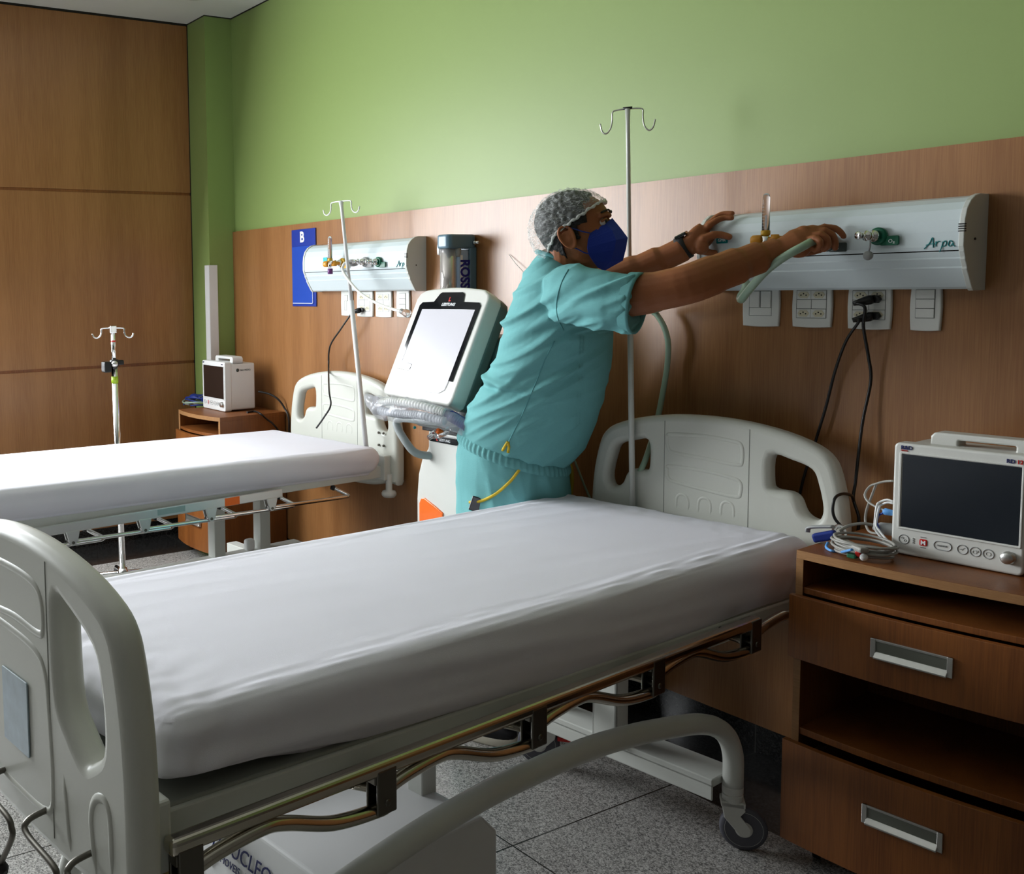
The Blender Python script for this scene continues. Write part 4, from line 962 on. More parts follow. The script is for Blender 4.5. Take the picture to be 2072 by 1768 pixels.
cable('grey_lead', [AY(1773, 979, 2.74), AY(1765, 1000, 2.75), AY(1754, 1030, 2.76), AY(1751, 1053, 2.76), AY(1758, 1074, 2.74), AY(1775, 1080, 2.70)], 0.0032, 'grey_cable', 'grey lead hanging upright between the near headboard and the monitor', 'cable')
for k, (dx, lb) in enumerate(((0, 'white lead bundle arching out of the near monitor, outermost'), (7, 'white lead bundle arching out of the near monitor, innermost'))):
    cable('white_lead', [AY(1806, 1014+dx*0.6, 2.70), AY(1795, 1011+dx*0.8, 2.70), AY(1782, 1015+dx, 2.70), AY(1774+dx*0.6, 1024+dx*0.5, 2.69), AY(1770+dx*0.4, 1060, 2.68), AY(1773+dx, 1075, 2.67), AY(1790+dx, 1095, 2.655)], 0.0028, 'white_plastic', lb, 'cable')
bp_ = tag(MB().lathe(AY(1788, 1034, 2.69), [(0.004, -0.002), (0.0085, 0.002), (0.0085, 0.012), (0.007, 0.022)], (0.95, 0.3, -0.1)).build('blue_plug', 'blue_plug'if False else 'light_blue'), 'small blue plug in the side of the near monitor', 'plug')
cable('blue_lead', [AY(1787, 1038, 2.69), AY(1778, 1042, 2.69), AY(1774, 1054, 2.685), AY(1776, 1064, 2.68), AY(1779, 1074, 2.675)], 0.003, 'blue_cable', 'dark blue lead curving down from the blue plug', 'cable')
# far cabinet: cuff and cables
cb = empty('cuff_cable_bundle', AZ(402, 820, ZT), 0, 'blue and grey cables bundled on the corner cabinet', 'cable bundle')
o_ = AZ(402, 820, ZT)
rn = random.Random(9)
for k in range(6):
    r_ = rn.uniform(0.07, 0.12); c0 = Vector((rn.uniform(-.02, .02), rn.uniform(-.02, .02), 0.008+0.009*k))
    a0 = rn.uniform(0, 6)
    pts = [c0+Vector((r_*1.15*math.cos(a0+i*0.45), r_*0.75*math.sin(a0+i*0.45), 0.006*math.sin(i))) for i in range(12)]
    MB().tube(smooth(pts, 4), 0.0045, 8).build('lead', ['blue_cable', 'grey_cable', 'green_hose', 'blue_cable', 'dark_grey_plastic', 'blue_cable'][k], cb)
cf = MB()
for k in range(5):
    a = 0.5*k; cf.ball((0.06*math.cos(a+1)-0.01, 0.05*math.sin(a+1), 0.03+0.004*k), 0.045, 0.028, 0.020)
cf.build('cuff', 'blue_cable', cb)
MB().tube(smooth([(-0.13, 0.0, 0.006), (-0.12, 0.05, 0.03), (-0.05, 0.09, 0.075), (0.03, 0.09, 0.085), (0.10, 0.09, 0.07)], 6), 0.0042, 8).build('lead', 'grey_cable', cb)
MB().tube(smooth([(-0.13, 0.0, 0.006), (-0.10, -0.03, 0.010), (-0.04, -0.05, 0.014), (0.02, -0.04, 0.03), (0.09, 0.0, 0.075), (0.12, 0.03, 0.10)], 6), 0.0042, 8).build('lead', 'dark_grey_plastic', cb)
MB().box(-0.09, -0.03, -0.055, -0.03, 0.0, 0.022).build('plug', 'grey_plastic', cb, bevel=0.006)
cable('power_cord', [AY(523, 792, 2.86), AY(545, 797, 2.90), AY(563, 808, 2.93), AY(576, 826, 2.955), AY(584, 845, 2.96), AY(585, 880, 2.96)], 0.006, 'black', 'black power cord from the back of the corner monitor down the wall', 'cord')
cable('power_cord', [AZ(500, 834, ZT+0.006), AZ(515, 832, ZT+0.006), AZ(527, 837, ZT+0.006), AX(540, 848, -4.862), AX(553, 858, -4.855), AX(570, 880, -4.86)], 0.0055, 'black', 'black cord draped over the side of the corner cabinet', 'cord')

# ================================================================ VENTILATOR
VX0, VX1 = -3.225, -2.804; VW = VX1-VX0
vt = empty('ventilator', (-3.05, 2.55, 0), 0, 'white lung ventilator with a large screen, window reflection painted on it as glow, between the beds', 'ventilator')
vo = Vector((-3.05, 2.55, 0))
bL = Vector((VX0, 2.408, 1.118)); tL = Vector((VX0, 2.600, 1.517))
up = (tL-bL); VH = up.length
MV = axes(bL-vo, (1, 0, 0), up)          # screen plane: x right, y up the screen, z toward the viewer
def VP(name, outline, holes, th, bev, m, z, parent, res=3):
    # plate in local x-y, standing on height z
    return plate(name, outline, holes, th, bev, m, parent, MV @ Matrix.Translation((0, 0, z)) @ Matrix.Rotation(-PI/2, 4, 'X'), res)
case = [(0.0, 0.02), (0.01, 0.005), (0.025, 0.0), (VW-0.02, -0.012), (VW-0.004, 0.0), (VW, 0.02), (VW, VH-0.03), (VW-0.01, VH-0.008)]
case += [(VW*(1-k/10), VH+0.006+0.016*math.sin(PI*(k/10))) for k in range(1, 10)] + [(0.012, VH-0.004), (0.0, VH-0.03)]
scr = VP('screen_housing', case, [], 0.070, 0.010, 'offwhite_plastic', -0.034, vt)
VP('rear_shell', [(a*0.96+0.018, b*0.97+0.008) for a, b in case], [], 0.05, 0.012, 'green_grey_plastic', -0.085, scr)
hood = [(0.038, 0.112), (0.040, VH-0.058), (0.052, VH-0.045), (0.120, VH-0.042), (0.140, VH-0.008), (0.150, VH-0.002), (0.270, VH-0.002), (0.282, VH-0.010), (0.290, VH-0.042), (VW-0.04, VH-0.045), (VW-0.028, VH-0.058), (VW-0.034, 0.080),
        (VW-0.056, 0.080), (VW-0.050, VH-0.075), (0.064, VH-0.075), (0.058, 0.140), (0.122, 0.134), (0.126, 0.124), (0.122, 0.117), (0.128, 0.105)]
VP('screen_bezel', hood, [], 0.004, 0.001, 'black_gloss', 0.003, scr)  # bezel left open where the painted reflection washes over it
glare = [(0.0575, 0.139), (0.0635, VH-0.074), (VW-0.0495, VH-0.074), (VW-0.0555, 0.08), (VW-0.060, 0.045), (VW-0.085, 0.030), (0.150, 0.030), (0.135, 0.090), (0.125, 0.103), (0.125, 0.135)]  # outline of the window reflection, painted as a glowing shape
VP('screen', glare, [], 0.003, 0.0008, 'screen_glare', 0.0028, scr)
text('lettering', 'LEISTUNG', 0.017, 'white_ink', MV @ Matrix.Translation((0.173, VH-0.060, 0.0056)), scr, shear=0.25, bold=0.0004)
text('logo', 'L', 0.022, 'red', MV @ Matrix.Translation((0.206, VH-0.040, 0.0056)), scr, bold=0.0015)
# pillar between housing and screen
neck = MB()
pts = [Vector((-2.95, 2.66, 1.40)), Vector((-2.95, 2.68, 1.20)), Vector((-2.98, 2.62, 1.00)), Vector((-2.98, 2.58, 0.93))]
neck.tube([p-vo for p in smooth(pts, 4)], 0.05, 12).build('neck', 'grey_plastic', vt)
# rear case seen right of the screen
rc = MB(); pl = [(2.60, 0.98), (2.62, 1.30), (2.66, 1.345), (2.80, 1.35), (2.84, 1.32), (2.84, 0.98)]
rc.prism(pl, lambda a, b, d: (d-vo.x, a-vo.y, b), -2.98, -2.80); rc.build('rear_case', 'green_grey_plastic', vt, bevel=0.018, seg=3)
m_ = MB(); m_.tube(smooth([(0.145, 0.049, 1.30), (0.17, 0.045, 1.22), (0.15, 0.046, 1.08), (0.13, 0.046, 1.00)], 5), 0.012, 10); m_.build('case_moulding', 'green_grey_plastic', vt)
# lower cabinet (front faces the foot end, rounded left shoulder)
bx0, bx1 = -3.125, -2.865
bd = [(bx0, 0.20), (bx0, 0.70), (bx0+0.010, 0.80), (bx0+0.035, 0.87), (bx0+0.065, 0.905), (bx0+0.072, 0.915), (bx0+0.072, 0.985), (bx1, 0.985), (bx1, 0.20)]
lb = MB(); lb.prism(bd, lambda a, b, d: (a-vo.x, d-vo.y, b), 2.50, 2.84)
cb_ = lb.build('cabinet', 'offwhite_plastic', vt, bevel=0.02, seg=4)
MB().box(bx0+0.068-vo.x, bx1+0.02-vo.x, -0.075, 0.29, 0.985, 1.003).build('tray_seam', 'black', vt, bevel=0.003)
MB().box(bx0+0.060-vo.x, bx1+0.02-vo.x, -0.10, 0.29, 1.003, 1.035).build('tray', 'grey_plastic', vt, bevel=0.010, seg=3)
pp = plate('name_plate', rrect(bx0+0.085, bx1-0.01, 0.943, 0.969, 0.008), [], 0.004, 0.001, 'black_gloss', cb_, Matrix.Translation((-vo.x, 2.497-vo.y, 0)))
text('lettering', 'L', 0.018, 'red', axes((bx0+0.130-vo.x, 2.4945-vo.y, 0.950), *UPW), pp, bold=0.001)
text('lettering', 'LEISTUNG', 0.014, 'white_ink', axes((bx0+0.148-vo.x, 2.4945-vo.y, 0.950), *UPW), pp)
plate('orange_lamp', [(bx0+0.025, 0.56), (bx0+0.025, 0.685), (bx0+0.035, 0.705), (bx0+0.055, 0.712), (bx0+0.12, 0.690), (bx0+0.165, 0.672), (bx0+0.165, 0.655), (bx0+0.15, 0.60), (bx0+0.13, 0.56)], [], 0.008, 0.003, 'orange_lamp', cb_, Matrix.Translation((-vo.x, 2.498-vo.y, 0)))
# push handle
hy = 2.44-vo.y
hp = [AY(938, 852, 2.42), AY(900, 857, 2.42), AY(850, 851, 2.42), AY(815, 846, 2.42), AY(803, 853, 2.42), AY(806, 868, 2.42), AY(822, 895, 2.43), AY(838, 914, 2.45), AY(858, 921, 2.48), AY(880, 921, 2.52)]
MB().tube(smooth([p-vo for p in hp], 6), 0.0150, 12, flat=1.1).build('push_handle', 'handle_grey', vt)
# base and castors
bs_ = MB(); bs_.prism(rrect(bx0-0.06, bx1+0.06, 2.42, 2.90, 0.06), lambda a, b, d: (a-vo.x, b-vo.y, d), 0.10, 0.20); bs_.build('base', 'grey_plastic', vt, bevel=0.02, seg=3)
for x, y in ((bx0, 2.48), (bx1, 2.48), (bx0, 2.84), (bx1, 2.84)):
    MB().lathe((x-vo.x, y-vo.y, 0.05), [(0.035, -0.018), (0.05, -0.014), (0.05, 0.014), (0.035, 0.018)], (1, 0, 0)).box(x-vo.x-0.02, x-vo.x+0.02, y-vo.y-0.02, y-vo.y+0.02, 0.06, 0.11).build('castor', 'grey_rubber', vt)
# --- breathing hoses wrapped in clear film lying under the screen
tb = empty('wrapped_breathing_tubes', (0, 0, 0), 0, 'corrugated breathing tubes wrapped in clear film on the ventilator tray', 'breathing tubes')
def band(pl, rr, name, m, bump=0.0, n=18, seed=0, par=tb):
    P = smooth(pl, 8); rs = []
    L = len(P)
    for i, p in enumerate(P):
        t_ = (P[min(i+1, L-1)]-P[max(i-1, 0)]).normalized(); a = t_.cross(Vector((0, 0, 1))).normalized(); b = a.cross(t_)
        f = i/(L-1)*(len(rr)-1); k = min(int(f), len(rr)-2); u = f-k
        ra = rr[k][0]*(1-u)+rr[k+1][0]*u; rb = rr[k][1]*(1-u)+rr[k+1][1]*u
        ring = []
        for j in range(n):
            an = 2*PI*j/n; q = 1+bump*noise.noise(Vector((i*0.35+seed, math.cos(an)*2, math.sin(an)*2)))
            ring.append(p+a*ra*q*math.cos(an)+b*rb*q*math.sin(an))
        rs.append(ring)
    return MB().rings(rs, True, True).build(name, m, par)
film = [AY(742, 800, 2.30), AY(765, 822, 2.30), AY(800, 828, 2.31), AY(850, 832, 2.33), AY(900, 846, 2.36), AY(945, 868, 2.40)]
band(film, [(0.012, 0.008), (0.035, 0.042), (0.045, 0.046), (0.045, 0.040), (0.042, 0.034), (0.030, 0.028)], 'film', 'clear_film', 0.35, 26, 3)
def corrug(pl, r, name, m):
    P = smooth(pl, 30); return MB().tube(P, [r*(1+0.10*math.sin(i*1.9)) for i in range(len(P))], 12).build(name, m, tb)
corrug([AY(770, 815, 2.30), AY(800, 812, 2.31), AY(850, 820, 2.33), AY(900, 835, 2.36)], 0.015, 'corrugated_tube', 'white_hose')
corrug([AY(768, 830, 2.29), AY(810, 838, 2.30), AY(850, 840, 2.32), AY(900, 852, 2.35)], 0.015, 'corrugated_tube', 'grey_tube')
corrug([AY(890, 835, 2.37), AY(915, 843, 2.38), AY(945, 862, 2.40)], 0.020, 'corrugated_tube', 'blue_cable')
MB().ball(AY(839, 865, 2.38), 0.006).build('teal_stopper', 'teal', tb)
MB().lathe(AY(868, 885, 2.40), [(0.010, 0), (0.011, 0.02), (0.014, 0.022), (0.014, 0.045)], (0.8, 0.1, 0.45)).build('connector', 'clear_plastic', tb)
MB().lathe(AY(885, 872, 2.42), [(0.012, 0), (0.013, 0.02), (0.008, 0.022)], (0.9, 0.1, -0.3)).build('orange_connector', 'orange', tb)
MB().tube(smooth([AY(878, 884, 2.40), AY(895, 880, 2.41), AY(908, 872, 2.41), AY(905, 866, 2.41)], 5), 0.008, 10).build('connector', 'clear_plastic', tb)

# ================================================================ PERSON
mat('skin', (0.310, 0.108, 0.040), 0.52, spec=0.35, var=0.10, vscale=14, sss=0.08, bump=0.15, bscale=220)
mat('nail', (0.42, 0.22, 0.15), 0.3)
mat('hair', (0.008, 0.007, 0.006), 0.6, bump=0.6, bscale=240)
mat('scrubs', (0.150, 0.390, 0.395), 0.85, var=0.04, vscale=6, bump=0.25, bscale=420, spec=0.2)
mat('scrubs_seam', (0.10, 0.31, 0.32), 0.9)
mat('yellow_trim', (0.60, 0.42, 0.02), 0.7)
mat('mask_blue', (0.008, 0.035, 0.34), 0.75, bump=0.2, bscale=500)
mat('eye_white', (0.62, 0.58, 0.54), 0.2)
mat('shoe_black', (0.012, 0.012, 0.015), 0.6)
mat('shoe_sole', (0.62, 0.58, 0.48), 0.6)
def cap_material():
    m = bpy.data.materials.new('cap_net'); m.use_nodes = True; nt = m.node_tree; b = nt.nodes['Principled BSDF']
    b.inputs['Base Color'].default_value = (0.78, 0.82, 0.80, 1); b.inputs['Roughness'].default_value = 0.7
    tc = nt.nodes.new('ShaderNodeTexCoord'); mp = nt.nodes.new('ShaderNodeMapping'); mp.inputs['Scale'].default_value = (1, 1, 2.2)
    mp.inputs['Rotation'].default_value = (0.5, 0.4, 0)
    n = nt.nodes.new('ShaderNodeTexNoise'); n.inputs['Scale'].default_value = 30; n.inputs['Detail'].default_value = 4; n.inputs['Distortion'].default_value = 1.2
    nt.links.new(tc.outputs['Object'], mp.inputs[0]); nt.links.new(mp.outputs[0], n.inputs['Vector'])
    s_ = nt.nodes.new('ShaderNodeMath'); s_.operation = 'SUBTRACT'; s_.inputs[1].default_value = 0.5
    a_ = nt.nodes.new('ShaderNodeMath'); a_.operation = 'ABSOLUTE'
    nt.links.new(n.outputs['Fac'], s_.inputs[0]); nt.links.new(s_.outputs[0], a_.inputs[0])
    r = nt.nodes.new('ShaderNodeMapRange'); r.inputs['From Min'].default_value = 0.0; r.inputs['From Max'].default_value = 0.035
    r.inputs['To Min'].default_value = 0.52; r.inputs['To Max'].default_value = 0.17
    nt.links.new(a_.outputs[0], r.inputs['Value']); nt.links.new(r.outputs[0], b.inputs['Alpha'])
    bp = nt.nodes.new('ShaderNodeBump'); bp.inputs['Strength'].default_value = 0.8; bp.inputs['Distance'].default_value = 0.004
    nt.links.new(n.outputs['Fac'], bp.inputs['Height']); nt.links.new(bp.outputs[0], b.inputs['Normal'])
    MATS['cap_net'] = m
cap_material()
person = empty('person', (-2.66, 2.57, 0), 0, 'person in teal scrubs, blue mask and hair net, leaning over to reach the wall panel', 'person')
PO = Vector((-2.66, 2.57, 0)); PI_ = Matrix.Translation(-PO)

# ---- head shape in its own frame: a forward, r to the right, u up, origin between the ears
HF = Vector((0.832, 0.554, 0)).normalized(); HR = Vector((HF.y, -HF.x, 0)); HU = Vector((0, 0, 1))
th = math.radians(15); hf = HF*math.cos(th)+HU*math.sin(th); hu = HU*math.cos(th)-HF*math.sin(th)
HS = 1.09
HC0 = AY(1154, 481, 2.40) - HR*0.078*HS
def hp_(a, r, u): return HC0 + (hf*a + HR*r + hu*u)*HS
HEAD = [(-0.100, 0.035, 0.078, 0.018), (-0.092, 0.010, 0.092, 0.034), (-0.078, -0.02, 0.099, 0.047), (-0.058, -0.048, 0.101, 0.056), (-0.032, -0.064, 0.101, 0.064), (-0.006, -0.076, 0.098, 0.069),
        (0.014, -0.084, 0.094, 0.072), (0.026, -0.088, 0.097, 0.074), (0.040, -0.091, 0.106, 0.076), (0.058, -0.093, 0.105, 0.0775), (0.080, -0.090, 0.097, 0.076), (0.100, -0.080, 0.080, 0.068), (0.118, -0.062, 0.056, 0.053), (0.130, -0.038, 0.028, 0.032), (0.1355, -0.012, 0.004, 0.008)]
def hring(u):
    if u <= HEAD[0][0]: return HEAD[0][1:]
    for i in range(len(HEAD)-1):
        if u <= HEAD[i+1][0]:
            f = (u-HEAD[i][0])/(HEAD[i+1][0]-HEAD[i][0]); return tuple(HEAD[i][k]*(1-f)+HEAD[i+1][k]*f for k in (1, 2, 3))
    return (-0.005, 0.005, 0.0)
def hinside(a, r, u):
    if u < -0.1 or u > 0.1355: return False
    b0, f0, w0 = hring(u); c = (b0+f0)/2; h = (f0-b0)/2
    if w0 < 1e-4: return False
    return abs((a-c)/h)**2.3+abs(r/w0)**2.3 < 1
def hrad(d, c=(0, 0, 0.045)):
    lo, hi = 0.0, 0.2
    for _ in range(22):
        m_ = (lo+hi)/2
        if hinside(c[0]+d[0]*m_, c[1]+d[1]*m_, c[2]+d[2]*m_): lo = m_
        else: hi = m_
    return lo
def spow(x, p): return math.copysign(abs(x)**p, x)
b = MB(); rs = []
for u, b0, f0, w0 in HEAD:
    c, h = (b0+f0)/2, (f0-b0)/2
    rs.append([hp_(c+h*spow(math.cos(2*PI*j/36), 2/2.3), w0*spow(math.sin(2*PI*j/36), 2/2.3), u) for j in range(36)])
b.rings(rs)
# nose, brow, lips, cheek bones, ears
b.tube([hp_(0.096, 0, 0.030), hp_(0.105, 0, 0.012), hp_(0.115, 0, -0.008), hp_(0.104, 0, -0.016)], [0.007*HS, 0.009*HS, 0.012*HS, 0.010*HS], 10)
for s in (-1, 1):
    b.ball(hp_(0.104, s*0.008, -0.014), 0.008)
    b.tube([hp_(0.106, s*0.006, 0.036), hp_(0.102, s*0.028, 0.042), hp_(0.086, s*0.052, 0.038)], [0.0085, 0.0095, 0.008], 8)
    b.ball(hp_(0.058, s*0.042, -0.010), 0.016, 0.016, 0.018)
    e0 = [(0.012, 0.0), (0.008, 0.022), (-0.004, 0.034), (-0.020, 0.032), (-0.027, 0.016), (-0.022, -0.006), (-0.010, -0.024), (0.004, -0.030), (0.010, -0.020)]
    b.tube(smooth([hp_(a, s*(0.080+0.010*(1 if a < -0.01 else 0.4)), u) for a, u in e0], 4, True), 0.0050, 8, closed=True)
    b.tube(smooth([hp_(a*0.55-0.003, s*0.083, u*0.55) for a, u in e0[1:7]], 3), 0.0040, 8)
    b.ball(hp_(-0.006, s*0.077, -0.002), 0.016, 0.010, 0.026)
    b.ball(hp_(0.004, s*0.080, -0.026), 0.008)
# neck
nk = AY(1112, 535, 2.47)
b.tube([hp_(-0.022, 0, 0.0), hp_(-0.030, 0, -0.060), nk+Vector((0.02, 0, 0.0)), nk+Vector((-0.02, 0.0, -0.07))], [0.060*HS, 0.058*HS, 0.062, 0.06], 20)
# torso core
def oval(c, A, B, n=40): return [c+A*math.cos(2*PI*j/n)+B*math.sin(2*PI*j/n) for j in range(n)]
def dep(p): q = Vector(p)-C0; return sum(RW[2][i]*q[i] for i in range(3))
def body_ring(L, R, Y, bb, F, shrink=0.0, n=48, ex=2.0):
    mid = AY((L[0]+R[0])/2, (L[1]+R[1])/2, Y); s = FPX/dep(mid)
    Fh = Vector(F).normalized(); Rv = Vector((Fh.y, -Fh.x, 0))
    perp = Vector((RW[0][0], RW[0][1], 0)).normalized()
    v = (mid-C0); v.z = 0; v.normalize(); perp = Vector((v.y, -v.x, 0))
    kp = Fh.dot(perp); kr = abs(Rv.dot(perp))
    half = math.hypot(R[0]-L[0], R[1]-L[1])/2/s
    a = math.sqrt(max(half**2-(bb*kr)**2, 0.002))/kp - shrink
    tz = -(R[1]-L[1])/max(1, (R[0]-L[0]))*kp
    A = (Fh+Vector((0, 0, tz))).normalized()*a; B = Rv*(bb-shrink)
    return [mid+A*spow(math.cos(2*PI*j/n), 2/ex)+B*spow(math.sin(2*PI*j/n), 2/ex) for j in range(n)], mid
SH = [((935, 876), (1150, 936), 2.575, 0.195), ((936, 858), (1178, 902), 2.572, 0.198), ((949, 826), (1200, 850), 2.565, 0.200), ((966, 797), (1214, 806), 2.555, 0.200), ((988, 766), (1225, 760), 2.545, 0.200),
      ((1003, 730), (1231, 716), 2.535, 0.204), ((1012, 690), (1233, 676), 2.525, 0.210), ((1022, 650), (1232, 640), 2.515, 0.215), ((1035, 612), (1224, 606), 2.505, 0.215), ((1049, 578), (1210, 580), 2.495, 0.205),
      ((1062, 551), (1194, 562), 2.487, 0.175), ((1076, 528), (1180, 551), 2.480, 0.130), ((1090, 512), (1168, 541), 2.475, 0.095)]
def Fdir(i): t = i/12; return Vector((0.80*(1-t)+0.70*t, 0.60*(1-t)+0.71*t, 0))
tor = []
for i, (L, R, Y, bb) in enumerate(SH): tor.append(body_ring(L, R, Y, bb, Fdir(i), 0.045)[0])
PAN = [((929, 1040), (1146, 1050), 2.585, 0.190), ((928, 1000), (1147, 1012), 2.585, 0.195), ((928, 950), (1148, 985), 2.582, 0.198), ((930, 905), (1148, 960), 2.578, 0.195), ((938, 868), (1140, 925), 2.575, 0.185)]
pel = [body_ring(L, R, Y, bb, (0.80, 0.60, 0), 0.03)[0] for L, R, Y, bb in PAN]
b.rings(pel+tor)
# arms
SR = AY(1150, 600, 2.36); EL = AY(1388, 576, 2.47); WR = AY(1574, 507, 2.715)
b.tube(smooth([SR+Vector((-0.07, 0.06, 0.0)), SR, AY(1240, 602, 2.38), AY(1310, 593, 2.42), EL, AY(1440, 557, 2.54), AY(1490, 538, 2.61), AY(1535, 521, 2.67), WR], 4),
       [0.050]*5+[0.062]*4+[0.061]*4+[0.057]*4+[0.0575]*4+[0.0535]*4+[0.047]*4+[0.038]*4+[0.031], 18)
b.ball(EL+Vector((0.004, -0.025, 0.004)), 0.036, 0.030, 0.034)
SLL = AY(1110, 590, 2.62); WL = AY(1390, 500, 2.795)
b.tube(smooth([SLL, AY(1180, 590, 2.66), AY(1240, 566, 2.69), AY(1300, 543, 2.73), AY(1345, 522, 2.765), WL], 4), [0.050]*4+[0.056]*4+[0.054]*4+[0.048]*4+[0.040]*4+[0.033], 18)
def flat_ring(c, t, wide, thin, w_, h_, n=18):
    t = Vector(t).normalized(); wd = Vector(wide); wd = (wd-t*wd.dot(t)).normalized(); tn = t.cross(wd)
    return [Vector(c)+wd*w_*math.cos(2*PI*j/n)+tn*h_*math.sin(2*PI*j/n) for j in range(n)]
def palm(path, wide, dims):
    P = [AY(*q) for q in path]; rs = []
    for i, p in enumerate(P):
        t = P[min(i+1, len(P)-1)]-P[max(i-1, 0)]
        rs.append(flat_ring(p, t, wide, None, dims[i][0], dims[i][1]))
    b.rings(rs)
NAILS = MB()
def finger(path, r0, r1, nail=True):
    P = [AY(*q) for q in path]; Q = smooth(P, 5); n = len(Q)
    rr = [r0+(r1-r0)*i/(n-1) for i in range(n)]
    b.tube(Q[:-1]+[Q[-1]], rr, 10); b.ball(Q[-1], r1); b.ball(P[1], r0*1.06); b.ball(P[2], (r0+r1)/2*1.05)
# right hand: back up, pinky side toward the viewer
palm([(1566, 509, 2.705), (1590, 499, 2.722), (1612, 489, 2.742), (1634, 482, 2.765), (1654, 477, 2.785), (1668, 475, 2.798)], (0.25, -0.55, -0.72), [(0.031, 0.026), (0.035, 0.026), (0.043, 0.027), (0.043, 0.024), (0.040, 0.019), (0.030, 0.013)])
b.ball(AY(1616, 509, 2.745), 0.030, 0.024, 0.018); b.ball(AY(1626, 466, 2.765), 0.020, 0.018, 0.014)
finger([(1652, 466, 2.800), (1668, 461, 2.815), (1688, 462, 2.828), (1700, 469, 2.834), (1707, 478, 2.838)], 0.0118, 0.0082)
finger([(1652, 471, 2.780), (1668, 468, 2.790), (1684, 476, 2.800), (1690, 490, 2.806), (1690, 502, 2.812)], 0.0118, 0.0085)
finger([(1648, 477, 2.762), (1660, 475, 2.768), (1673, 483, 2.772), (1675, 497, 2.776), (1667, 505, 2.784)], 0.0112, 0.0082)
finger([(1640, 484, 2.745), (1650, 482, 2.742), (1659, 489, 2.740), (1658, 500, 2.744), (1649, 506, 2.754)], 0.0104, 0.0078)
finger([(1600, 508, 2.755), (1622, 510, 2.775), (1645, 507, 2.80), (1662, 503, 2.815), (1676, 498, 2.825)], 0.0150, 0.0105)
# left hand: resting on the end of the panel
palm([(1380, 504, 2.787), (1396, 496, 2.798), (1410, 486, 2.812), (1421, 477, 2.826), (1431, 467, 2.838)], (0.35, 0.65, -0.67), [(0.032, 0.026), (0.033, 0.026), (0.039, 0.026), (0.040, 0.023), (0.036, 0.016)])
b.ball(AY(1418, 500, 2.805), 0.024, 0.024, 0.024)
finger([(1423, 468, 2.822), (1433, 458, 2.828), (1448, 447, 2.842), (1464, 441, 2.858), (1480, 441, 2.866)], 0.0120, 0.0088)
finger([(1424, 466, 2.842), (1436, 453, 2.856), (1450, 440, 2.876), (1463, 433, 2.888), (1481, 432, 2.896)], 0.0122, 0.0088)
finger([(1424, 470, 2.860), (1436, 456, 2.880), (1448, 444, 2.902), (1458, 437, 2.914), (1468, 433, 2.920)], 0.0115, 0.0085)
finger([(1424, 478, 2.868), (1434, 468, 2.890), (1443, 456, 2.910), (1450, 447, 2.922), (1456, 442, 2.928)], 0.0105, 0.0080)
finger([(1408, 496, 2.798), (1424, 484, 2.806), (1442, 476, 2.820), (1458, 475, 2.834), (1475, 479, 2.844)], 0.0150, 0.0105)
finger([(1405, 500, 2.805), (1420, 506, 2.815), (1432, 510, 2.83), (1440, 511, 2.84), (1447, 511, 2.848)], 0.0150, 0.0085)
# legs
HIP = AY(1037, 1010, 2.585)
RL = [HIP+Vector((0.05, -0.075, 0.02)), Vector((-2.60, 2.43, 0.50)), Vector((-2.62, 2.33, 0.10)), Vector((-2.61, 2.30, 0.05))]
LL = [HIP+Vector((-0.05, 0.075, 0.02)), Vector((-2.68, 2.62, 0.50)), Vector((-2.72, 2.62, 0.10)), Vector((-2.71, 2.62, 0.05))]
for q in (RL, LL): b.tube(smooth(q, 6), [0.085-0.045*i/18 for i in range(19)], 16)
def remeshed(mb, name, m, voxel, parent, sm=2, deform=None, smf=0.5):
    o = mb.build(name, m, recalc=False)
    r = o.modifiers.new('r', 'REMESH'); r.mode = 'VOXEL'; r.voxel_size = voxel; r.use_smooth_shade = True
    if sm: s_ = o.modifiers.new('s', 'SMOOTH'); s_.iterations = sm; s_.factor = smf
    dg = bpy.context.evaluated_depsgraph_get(); dg.update()
    me = bpy.data.meshes.new_from_object(o.evaluated_get(dg)); bpy.data.objects.remove(o)
    if deform:
        nrm = [v.normal.copy() for v in me.vertices]; co = [deform(v.co.copy(), nrm[v.index]) for v in me.vertices]
        for v, c in zip(me.vertices, co): v.co = c
    me.transform(Matrix.Translation(-PO)); me.name = name
    me.polygons.foreach_set('use_smooth', [True]*len(me.polygons)); me.update()
    me.materials.clear(); me.materials.append(MATS[m])
    q = bpy.data.objects.new(name, me); COL.objects.link(q); q.parent = parent
    return q
body = remeshed(b, 'body', 'skin', 0.0036, person, 2)

